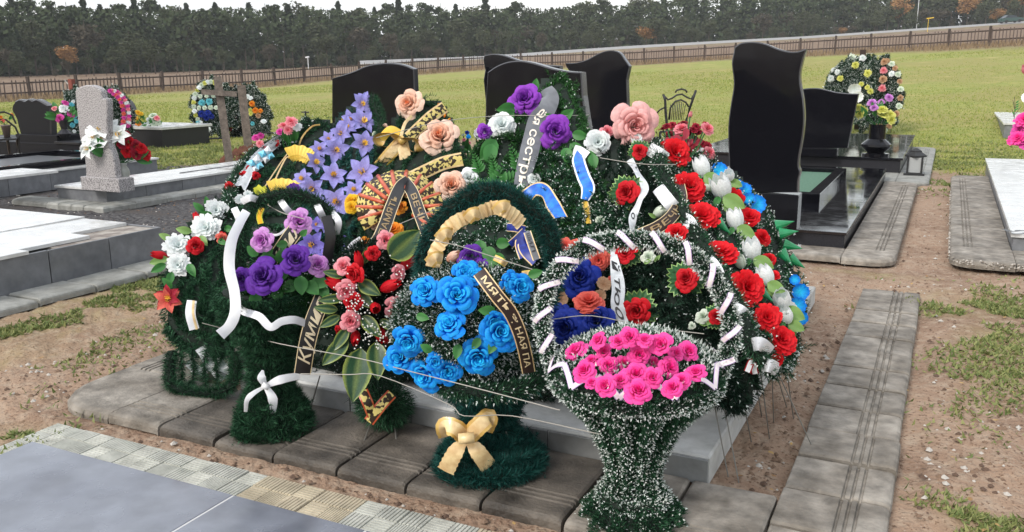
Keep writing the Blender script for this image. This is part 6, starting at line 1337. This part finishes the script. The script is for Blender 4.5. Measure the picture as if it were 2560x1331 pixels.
# ---- baskets ----
def basket(label,px_,py0,rad_rows,style,tips=None,tilt=0.,dens=90000,ln=.03,flute=0,nf=12,yax=None,name='flower_basket'):
    """rad_rows: [(pixel row, half width px)] from bottom to top, standing at ground pixel (px_,py0)"""
    A=gz(px_,py0); D=float(np.linalg.norm(A[:2])); t=thing(name,label,'flower basket',A)
    prof=[]
    for yy,hw in rad_rows: P=pd(px_,yy,D); prof.append((px2m(P,hw),float(P[2])))
    MB().lathe(A[0],A[1],[(r*.86,z) for r,z in prof],24,flute=0).out('basket_body',M['core'],t)
    pr=np.array(prof); seg=np.hypot(np.diff(pr[:,0]),np.diff(pr[:,1])); ar=seg*(pr[:-1,0]+pr[1:,0])*.5*6.283; n=(ar*dens*(1.0 if flute else 1.7)).astype(int)
    for k in range(1):
        pass
    Bs=[];Ns=[]; cs=np.concatenate([[0],np.cumsum(seg)])
    for i_ in range(len(seg)):
        m_=n[i_]; u=RNG.random(m_); q=RNG.random(m_)*6.283; r=pr[i_,0]*(1-u)+pr[i_+1,0]*u; z=pr[i_,1]*(1-u)+pr[i_+1,1]*u
        fz=np.cos(nf*q) if flute else 0*q
        if flute: kk=RNG.random(m_)<.45+.55*(fz>-.1); q=q[kk];r=r[kk];z=z[kk];fz=fz[kk]; m_=len(q)
        ph=2*math.pi*(cs[i_]+u*seg[i_])/.062+q if not flute else None
        u=u if not flute else u
        if not flute: kk=RNG.random(m_)<.55+.45*np.cos(ph); u=u[kk];q=q[kk];r=r[kk];z=z[kk];ph=ph[kk];fz=fz[kk]; m_=len(q); r=r+.014*np.cos(ph)
        r=r*(1+flute*fz)*.97+RNG.uniform(-.015,.0,m_); dz,dr=pr[i_+1,1]-pr[i_,1],pr[i_+1,0]-pr[i_,0]; l=math.hypot(dz,dr)+1e-9
        nn_=np.stack([np.cos(q)*dz/l,np.sin(q)*dz/l,np.full(m_,-dr/l)+.1],1)
        if not flute: nn_=nn_+np.stack([np.cos(q)*dr/l,np.sin(q)*dr/l,np.full(m_,dz/l)],1)*(.9*np.sin(ph))[:,None]
        Bs.append(np.stack([A[0]+r*np.cos(q),A[1]+r*np.sin(q),z],1)); Ns.append(nn_)
    m,tf=NST[style]; tf=tf if tips is None else tips; needles('foliage',np.vstack(Bs),np.vstack(Ns),ln,.0036,[M[m],M['tip']],t,spread=.42,tipfrac=tf)
    Ba=np.vstack(Bs);Na=np.vstack(Ns); k=RNG.choice(len(Ba),260,replace=False)
    if not flute: sprigs(t,Ba[k],Na[k],style,.045)
    return t,A,D,pr
# purple basket
t,A,D,pr=basket('footed dark green basket of purple and mauve roses with white satin ribbon',686,1080,[(1108,80),(1090,92),(1050,90),(1010,76),(975,52),(930,46),(880,48),(840,64),(800,94),(760,112),(720,116)],'dark',dens=75000)
h_=pr[-1,1]
def bp2(x,y,off=0.): P=pd(x,y,D-.02); return P+nrm(CAM-P)*off
garland(t,[pd(800,760,D),pd(832,700,D),pd(846,620,D),pd(838,560,D),pd(800,512,D),pd(740,488,D),pd(680,492,D),pd(630,515,D),pd(606,560,D),pd(596,640,D),pd(590,740,D)],.045,'dark',24000,name='handle')
pad_=None
def dome(t,cx,cy,rx,ry,D,bul,style,dens=.4,ln=.028,tips=None):
    n=int(rx*ry*3.14*dens); q=RNG.random(n)*6.28; rr=RNG.random(n)**.5; X=cx+rx*rr*np.cos(q); Y=cy+ry*rr*np.sin(q)
    d=F*FPX+RV*(X[:,None]-1280)+UV*(665.5-Y[:,None]); h=np.hypot(d[:,0],d[:,1]); b=bul*np.sqrt(1-rr**2)+RNG.uniform(-.03,0,n)
    P=CAM+d*((D-b)/h)[:,None]; v=CAM-P; v/=np.linalg.norm(v,axis=1)[:,None]; N=v+RV*(np.cos(q)*rr)[:,None]-UV*(np.sin(q)*rr)[:,None]
    m,tf=NST[style]; needles('foliage',P,N,ln,.0034,[M[m],M['tip']],t,spread=.45,tipfrac=tf if tips is None else tips)
    # closed backing
    k=20; V=[];Fc=[]
    for j,(f,bb) in enumerate(((.95,-.05),(.9,.0),(.6,.72),(.2,.96))):
        for i in range(k):
            a=6.283*i/k; P=pd(cx+rx*f*math.cos(a),cy+ry*f*math.sin(a),D-(bul*bb*.8-.03)); V.append(P)
    for j in range(3): Fc+=[(j*k+i,j*k+(i+1)%k,(j+1)*k+(i+1)%k,(j+1)*k+i) for i in range(k)]
    Fc+=[tuple(range(k)),tuple(range(4*k-1,3*k-1,-1))]; mk('flower_cushion',V,Fc,M['core'],t)
def bf(t,lst,cx,cy,rx,ry,D,bul,off=.02):
    for kind,col,x,y,s,*r in lst:
        e=min(.98,math.hypot((x-cx)/rx,(y-cy)/ry)); P=pd(x,y,D-bul*math.sqrt(1-e*e)-off-(r[0] if r else 0)); v=nrm(CAM-P)
        n=nrm(v*.9+RV*(x-cx)/rx*.5-UV*(y-cy)/ry*.35); 
        if kind in('bud','tulip'): n=nrm(v*.6+RV*(x-cx)/rx*.9-UV*(y-cy)/ry*.9+UV*.2)
        flower(t,kind,col,P,px2m(P,s),n)
def blf(t,x,y,dx,dy,lpx,D,mname='leafg',asp=.5,out=.2,off=0.): P=pd(x,y,D-off); v=nrm(CAM-P); leaf(t,P,RV*dx-UV*dy+v*out,v,px2m(P,lpx),mname,'leaf',asp)
dome(t,708,735,112,88,D,.16,'green',dens=.55)
bf(t,[('rose','mauve',747,556,66),('rose','mauve',657,601,68),('rose','mauve',793,663,60),('rose','purple',738,650,80),('rose','purple',604,697,62),('rose','purple',661,694,88)],700,690,130,160,D,.20)
for x,y,dx,dy,l in ((676,640,-.5,-.9,40),(690,650,-1,-.2,40),(700,660,.2,-.9,44),(712,668,-.3,.9,40),(690,720,.2,1,40),(750,690,.1,1,50),(765,705,.7,.7,48),(780,700,1,.3,48),(742,705,-.8,.5,44),(640,730,-.1,1,44),(645,640,-.8,-.7,36),(752,590,.6,-.6,24),(720,610,-.9,.1,30),(800,715,.6,.9,40),(712,640,.9,-.4,36),(690,735,-.5,.9,36)): blf(t,x,y,dx,dy,l,D-.15,asp=.7)
def bz(pts,wpx,mats,dist,t=t,**k):
    P=[pd(x,y,dist-(r[0] if r else 0)) for x,y,*r in pts]; return ribbon(t,P,px2m(P[len(P)//2],wpx),mats,**k)
bz([(588,765,.14),(612,780,.19),(648,792,.24),(676,818,.26),(704,804,.26),(736,800,.24),(762,808,.20)],20,[M['white'],M['white']],D,t=t,name='zigzag_ribbon',twist=.3)
for a in (((700,500),(714,520),(738,545)),((790,508),(800,528),(812,552)),((828,530),(846,555),(838,592)),((604,505),(625,495),(645,500)),((585,520),(596,545),(600,575))): bz([(a[0][0],a[0][1],.01),(a[1][0],a[1][1],.05),(a[2][0],a[2][1],.01)],17,[M['white'],M['white']],D,t=t,name='handle_wrap')
bz([(616,528,.08),(598,560,.14),(578,608,.18),(573,670,.20),(586,730,.22),(588,780,.24),(574,815,.24),(550,838,.25)],27,[M['white'],M['white']],D,t=t,name='white_ribbon',twist=.35,taper=[(0,.8),(.3,1),(.9,1),(1,1.15)])
bz([(826,700,.05),(820,640,.07),(826,590,.07),(816,540,.05)],26,[M['ribk'],M['ribk']],D,t=t,name='black_ribbon')
bz([(822,700,.10),(806,745,.16),(784,800,.19),(768,860,.19),(756,935,.15)],42,[M['ribk'],M['goldprint']],D,t=t,name='mourning_ribbon',edge=.05,text='Кумил',tstart=.12,tend=.80,tflip=True,tsize=-.95,tmat=mat('pale_gold_print',(.70,.60,.42),rough=.45))
bz([(752,560,.10),(728,590,.13),(706,622,.13),(680,660,.10)],40,[M['ribk'],M['goldprint']],D,t=t,name='mourning_ribbon',edge=.05,text='хаил',tstart=.05,tend=.95,tflip=True,tsize=-.95,tmat=MATS['pale_gold_print'])
bz([(740,545,.06),(716,572,.08),(690,588,.06),(650,580,.03)],6,[M['white']],D,t=t,name='silver_cord')
B_=pd(664,966,D-.10); wb=thing('white_bow','white satin bow tied round the stem of the purple rose basket','bow',B_)
for pts,w_,tp_ in (([(664,966,.01),(654,945,.03),(657,926,.01)],22,[(0,.5),(.5,1),(1,.25)]),([(664,966,.01),(700,950,.03),(748,940,.0)],22,[(0,.5),(.5,1),(1,.8)]),([(664,966,.01),(682,1000,.03),(682,1050,.0)],24,[(0,.5),(.5,1),(1,.3)]),([(664,966,.01),(636,982,.03),(618,1000,.03),(614,1030,.0)],14,[(0,.5),(.5,1),(1,.6)])):
    bz(pts,w_,[M['white'],M['white']],D-.10,t=wb,name='bow_tail',taper=tp_)
MB().tube([pd(656,962,D-.14),pd(672,970,D-.14)],.013,8).out('bow_knot',M['white'],wb,smooth=True)
for x0,y0,x1,y1 in ((655,1090,640,1112),(748,1088,757,1112),(800,940,772,1036)): MB().tube([pd(x0,y0,D),gz(x1,y1)],.003,5).out('wire_leg',M['wire'],t)
# red and pink bouquet on a small stand
A3=gz(950,1085); D3=float(np.linalg.norm(A3[:2])); t=thing('flower_bouquet','funeral bouquet of red rosebuds and pink roses with large yellow edged leaves','flowers',A3)
dome(t,930,720,105,120,D3,.14,'black',dens=.35)
for col,lst in (('red',((932,634,36),(897,652,30),(887,685,42),(843,713,40),(974,716,40),(884,754,42),(938,770,34),(951,836,40),(889,844,34),(851,826,26),(1018,660,34),(1025,749,24),(960,845,22))),('lpink',((859,667,38),(964,601,38),(994,683,38),(866,726,46),(992,767,52),(877,803,44)))):
    for x,y,s in lst:
        k='rose' if col=='lpink' else ('bud' if (x+y)%3 else 'rose'); bf(t,[(k,col,x,y,s*1.25)],930,730,120,150,D3,.17,.03)
for x,y,dx,dy,l,a in ((902,870,-.15,1,118,.50),(870,845,-.75,.8,80,.42),(940,855,.05,1,84,.5),(975,645,.8,-.75,92,.62),(896,705,1,.6,60,.5),(905,790,.7,.8,66,.45),(845,775,-1,-.1,52,.4),(850,790,-.9,.5,50,.4),(895,735,.9,.8,50,.5),(990,620,.9,-.3,50,.5),(860,690,-1,-.2,46,.4),(860,745,-1,.1,56,.35),(950,800,.9,.6,46,.4),(910,660,.2,-1,40,.4),(870,820,-.6,.9,60,.4),(1000,800,.8,.6,40,.4)): blf(t,x,y,dx,dy,l*1.15,D3-.14,'leafd',asp=a*1.05,out=.25)
# gypsophila
mb=MB()
for k in range(170):
    cx,cy=random.choice(((884,760),(1005,740),(950,820),(960,850),(1010,690),(925,840),(868,720),(905,770))); P=pd(cx+random.gauss(0,18),cy+random.gauss(0,14),D3-.2-random.uniform(0,.03)); r=.0042; mb.add([P+[r,0,0],P+[-r,0,0],P+[0,r,0],P+[0,-r,0],P+[0,0,r],P+[0,0,-r]],[(0,2,4),(2,1,4),(1,3,4),(3,0,4),(2,0,5),(1,2,5),(3,1,5),(0,3,5)])
o=mb.out('gypsophila',M['pearl'],t); o['kind']='stuff'
n_=5200; q=RNG.normal(0,1,(n_,3)); q/=np.linalg.norm(q,axis=1)[:,None]; C0=pd(960,1010,D3); needles('foliage',C0+q*[.13,.10,.10]*(RNG.random((n_,1))**.4),q,.035,.0034,[M['needle'],M['tip']],t,spread=.4,tipfrac=0)
n_=3000; q=RNG.normal(0,1,(n_,3)); C0=pd(945,910,D3); needles('foliage',C0+q*[.05,.04,.09],q,.03,.0034,[M['needlek'],M['tip']],t,spread=.6)
for pts in (([(906,978,.14),(918,1005,.17),(932,1040,.16)]),([(980,985,.14),(955,1012,.17),(922,1055,.16)])):
    bz(pts,28,[M['print_'],M['redrib']],D3,t=t,name='patterned_ribbon',edge=.14)
for x0,y0,x1,y1 in ((930,1050,898,1135),(985,1050,994,1130),(900,960,888,1045)): MB().tube([pd(x0,y0,D3),gz(x1,y1)],.003,5).out('wire_leg',M['wire'],t)
# blue rose basket
t,A,D,pr=basket('footed dark teal basket of bright blue roses with tall arched handle',1226,1178,[(1212,118),(1196,132),(1150,132),(1118,112),(1090,62),(1050,60),(1000,72),(960,110),(930,140)],'teal',dens=85000,ln=.032)
garland(t,[(A[0]+pr[-1,0]*math.cos(a),A[1]+pr[-1,0]*math.sin(a),pr[-1,1]) for a in np.linspace(0,6.283,17)],.05,'frost',26000,ln=.032)
hand=[pd(1368,760,D),pd(1386,690,D),pd(1382,620,D),pd(1352,550,D),pd(1290,500,D),pd(1220,478,D),pd(1150,508,D),pd(1092,566,D),pd(1064,630,D),pd(1060,700,D),pd(1080,780,D)]
garland(t,hand,.052,'teal',42000,ln=.03,name='handle')
Dn=D-.07
gp=[(1082,668,.0),(1088,632,.01),(1106,600,.02),(1116,578,.01),(1140,556,.03),(1170,542,.02),(1205,530,.03),(1232,520,.01),(1258,524,.04),(1285,540,.02),(1302,560,.0)]
bz(gp,34,[M['gold'],M['gold']],Dn,t=t,name='gold_ribbon',scallop=.12,twist=.35,crease=1.5)
for x,y,a in ((1088,650,.2),(1112,590,.9),(1182,540,.3),(1255,522,.2)): bz([(x-16,y+10,.03),(x,y-6,.06),(x+18,y-4,.03)],30,[M['gold'],M['goldd']],Dn,t=t,name='gold_ribbon_fold',scallop=.1)
dome(t,1165,815,185,150,D,.24,'snow',dens=.55,ln=.026,tips=.16)
bf(t,[('rose','blue',*q) for q in ((1165,682,74),(1185,690,54),(1066,730,84),(1142,738,104),(1127,815,92),(1022,850,90),(1002,895,84),(1066,932,86),(1120,930,64),(1196,892,104),(1250,828,102),(1298,720,86),(1232,800,60),(1045,720,40),(1088,905,44),(1265,845,60),(1275,705,50))],1165,815,200,165,D,.28,.0)
for x,y,dx,dy,l in ((1240,780,-1,-.1,46),(1147,860,-.2,1,40),(1080,880,-.8,-.5,36),(1200,845,-.6,.9,36),(1320,690,.9,-.3,40),(1040,790,.9,.2,36),(1240,850,-.4,.8,40),(1110,770,.6,-.5,30)): blf(t,x,y,dx,dy,l,D-.26,'leafg',asp=.6)
bz([(1198,680,.33),(1216,705,.36),(1244,742,.38),(1276,782,.37),(1298,830,.34),(1312,880,.30),(1322,932,.25)],36,[M['ribb'],M['gold']],D,t=t,name='mourning_ribbon',edge=.08,text='МЯТЬ ❦ НАЯ ПА',tstart=.06,tend=.93,tsize=.58,tmat=M['goldprint'])
Bp=pd(1168,1096,D-.17); gb=thing('gold_bow','gold satin bow with scalloped edges on the stem of the blue rose basket','bow',Bp)
for pts,w_ in (([(1166,1096,.02),(1140,1072,.05),(1112,1066,.03),(1118,1090,.0)],44),([(1166,1096,.02),(1196,1066,.05),(1222,1044,.03),(1210,1075,.0)],46)): bz(pts,w_,[M['gold'],M['goldd']],D-.15,t=gb,name='bow_loop',scallop=.06)
for pts,w_ in (([(1160,1102,.03),(1136,1135,.05),(1114,1178,.02)],38),([(1172,1102,.03),(1196,1132,.05),(1222,1168,.02)],38)): bz(pts,w_,[M['gold'],M['gold']],D-.15,t=gb,name='bow_tail',scallop=.12,taper=[(0,.5),(.4,1),(1,1.1)])
MB().tube([pd(1146,1098,D-.22),pd(1186,1094,D-.22)],.020,10).out('bow_knot',M['gold'],gb,smooth=True)
for x0,y0,x1,y1 in ((1265,1080,1292,1150),(1150,1190,1148,1232)): MB().tube([pd(x0,y0,D-.1),gz(x1,y1)],.003,5).out('wire_leg',M['wire'],t)
# flowers seen through the handle
t=wreath('shaded wreath with purple flowers and green leaves seen through the teal handle',1230,620,[(1120,580),(1200,545),(1300,545),(1350,620),(1350,720),(1200,700),(1110,690)],'snow',dens=.3,off=.03,thick=.1)
ff(t,[('rose','purple',1178,642,60),('rose','purple',1200,668,50),('rose','purple',1160,660,40),('bud','peach',1133,642,44)],off=.06)
for x,y,dx,dy,l in ((1200,600,0,1,46),(1210,620,.7,.8,50),(1190,620,-.5,.9,46),(1230,640,.9,.5,46),(1215,650,.2,1,46),(1240,610,1,-.1,40)): lf(t,x,y,dx,dy,l,'leafg',.08,asp=.7)
nb=thing('navy_bow','navy blue satin bow with gold tips hanging inside the teal handle','bow',h1(1312,585,.12))
for pts,w_ in (([(1312,575,.12),(1290,570,.16),(1268,568,.12)],22),([(1312,578,.12),(1290,600,.16),(1276,612,.12)],20),([(1314,580,.12),(1310,620,.15),(1340,655,.12)],30),([(1312,580,.12),(1300,610,.15),(1310,645,.12)],26)): hr(nb,pts,w_,[M['navy'],M['gold']],name='bow_tail',edge=.1)
hr(nb,[(1318,580,.15),(1328,610,.18),(1342,650,.16)],20,[M['ribg'],M['gold']],name='lettered_ribbon',edge=.12,text='ОТ ДЕТЕЙ'[:0] or 'ШИЛ',tstart=.1,tend=.8,tsize=.6,tmat=M['ribk'])
hr(t,[(1236,644,.1),(1252,652,.14),(1266,662,.1)],16,[M['gold'],M['yellow']],name='gold_leaf'); hr(t,[(1305,684,.16),(1325,682,.2),(1342,690,.16)],12,[M['gold'],M['yellow']],name='gold_leaf')
# pink rose basket
t,A,D,pr=basket('big frosted tinsel basket of hot pink roses in the right foreground',1581,1296,[(1338,110),(1318,126),(1288,128),(1262,108),(1235,78),(1195,60),(1150,64),(1100,86),(1060,106),(1020,138),(985,176),(950,200),(920,206)],'snow',tips=.05,dens=110000,ln=.019,flute=.10,nf=12)
zr=float(pd(1581,925,D)[2]); Rr=px2m(pd(1581,925,D),205)
ax=np.array([A[0],A[1],0])
# vertical garland ribs
for k in range(12):
    q=k/12*6.283+.1; garland(t,[ (A[0]+r*1.0*math.cos(q),A[1]+r*1.0*math.sin(q),z) for r,z in pr[4:12]],.020,'rib',26000,ln=.02)
for zz_,rr_ in ((pr[4,1],pr[4,0]),(pr[1,1],pr[1,0]),(pr[11,1],pr[11,0])):
    garland(t,[(A[0]+rr_*math.cos(a),A[1]+rr_*math.sin(a),zz_) for a in np.linspace(0,6.283,17)],.030,'rib',32000,ln=.020)
hand=[pd(x,y,D) for x,y in ((1795,940),(1826,860),(1822,780),(1780,690),(1712,628),(1640,604),(1560,600),(1480,612),(1408,660),(1366,730),(1356,810),(1372,880),(1392,940))]
HC=garland(t,hand,.034,'rib',60000,ln=.022,name='handle')
# satin ribbon wound round the handle
seg=np.linalg.norm(np.diff(HC,axis=0),axis=1); cum=np.concatenate([[0],np.cumsum(seg)]); L_=cum[-1]; s_=.02
while s_<L_-.07:
    pts=[]
    for k in range(5):
        u=k/4; ss=s_+u*.055; P=np.array([np.interp(ss,cum,HC[:,i]) for i in range(3)]); P2=np.array([np.interp(ss+.01,cum,HC[:,i]) for i in range(3)]); tt=nrm(P2-P); v=nrm(CAM-P); w=nrm(np.cross(tt,v)); a=-.95+1.9*u
        pts.append(P+(w*math.sin(a)+v*math.cos(a))*.033)
    ribbon(t,pts,.019,[M['lilacrib'],M['lilac']],name='handle_ribbon',edge=.1,n=3); s_+=.105
# cushion of tinsel and roses inside the rim
zc=zr+.02
n_=15000; q=RNG.random(n_)*6.283; rr=RNG.random(n_)**.5*Rr*.98; zz=zc+.10*(1-(rr/Rr)**2)-RNG.random(n_)*.03
needles('foliage',np.stack([A[0]+rr*np.cos(q),A[1]+rr*np.sin(q),zz],1),np.stack([np.cos(q)*.3,np.sin(q)*.3,np.ones(n_)],1),.034,.0034,[M['needle'],M['tip']],t,spread=.35,tipfrac=.22)
V=[(A[0]+Rr*f*math.cos(6.283*i/24),A[1]+Rr*f*math.sin(6.283*i/24),zc-.02+.10*(1-f*f)) for f in(1,.66,.33) for i in range(24)]+[(A[0],A[1],zc+.08)]
mk('flower_cushion',V,[(j*24+i,j*24+(i+1)%24,(j+1)*24+(i+1)%24,(j+1)*24+i) for j in range(2) for i in range(24)]+[(48+i,48+(i+1)%24,72) for i in range(24)],M['core'],t)
for x,y,s in ((1442,876,62),(1497,850,52),(1575,840,58),(1653,858,58),(1720,876,52),(1509,876,44),(1598,882,56),(1462,925,56),(1520,910,50),(1671,916,54),(1740,930,58),(1590,934,64),(1514,962,56),(1595,976,70),(1682,966,58),(1545,852,44),(1612,848,42),(1690,880,42),(1480,900,42),(1560,905,44),(1632,940,46),(1705,948,42),(1552,948,42),(1635,905,40),(1480,955,36)):
    z_=zc+.11; P=gz(x,y+4,z_); r0=math.hypot(P[0]-A[0],P[1]-A[1])/Rr; z_=zc+.03+.10*max(0,1-r0*r0); P=gz(x,y+4,z_+.032); n=nrm(np.array([(P[0]-A[0])*1.2,(P[1]-A[1])*1.2,.55])+nrm(CAM-P)*.45)
    flower(t,'rose','pinkw',P,px2m(P,s)*1.02,n)
# zigzag satin edging round the rim
pts=[]
for k in range(23):
    a=k/22*6.283; rr=Rr*(1.08 if k%2 else .98); pts.append((A[0]+rr*math.cos(a),A[1]+rr*math.sin(a),zc+(-.01 if k%2 else .04)))
for a_,b_ in zip(pts[:-1],pts[1:]):
    a_=np.array(a_);b_=np.array(b_); m_=(a_+b_)/2+[0,0,.008]; ribbon(t,[a_,m_,b_],.021,[M['lilacrib'],M['lilac']],name='rim_ribbon',edge=.12,n=3,nr=(m_-ax)*[1,1,0]+[0,0,.25])
# strings holding the heap
def rope(pts,label,w=.0019):
    P=[pd(x,y,d_) for x,y,d_ in pts]; t=thing('string',label,'string',P[0]); MB().tube(catmull(P,4),w,5).out('cord',M['string'],t)
rope([(505,808,4.15),(620,838,4.1),(700,860,3.45),(900,897,3.2),(1010,925,3.05),(1180,968,2.85),(1400,1026,2.72)],'long pale string running across the front of all the baskets')
rope([(752,935,3.4),(870,937,3.2),(950,940,3.15),(1120,1010,3.0),(1160,1040,2.95),(1280,1040,2.95),(1500,1086,2.72)],'lower pale string across the dark gap above the cement slab')
rope([(640,495,4.0),(700,530,3.7),(760,548,3.6)],'short string at the left shoulder of the heap')
rope([(1075,600,3.05),(1150,616,3.05),(1240,645,3.05),(1350,680,3.05)],'string stretched inside the teal handle')
rope([(940,345,4.7),(1100,305,4.8),(1250,290,4.9),(1400,290,4.9),(1472,288,5.1)],'string across the top of the heap before the headstones')
rope([(1500,395,4.3),(1600,410,4.0),(1690,412,4.2)],'string tying the white ribbons at right')
rope([(1000,560,3.5),(1060,535,3.6),(1110,515,3.7)],'thin string across the ribbon fan')
rope([(1370,800,3.2),(1480,790,3.2),(1620,818,3.2),(1760,835,3.1)],'string across the red roses behind the pink basket')
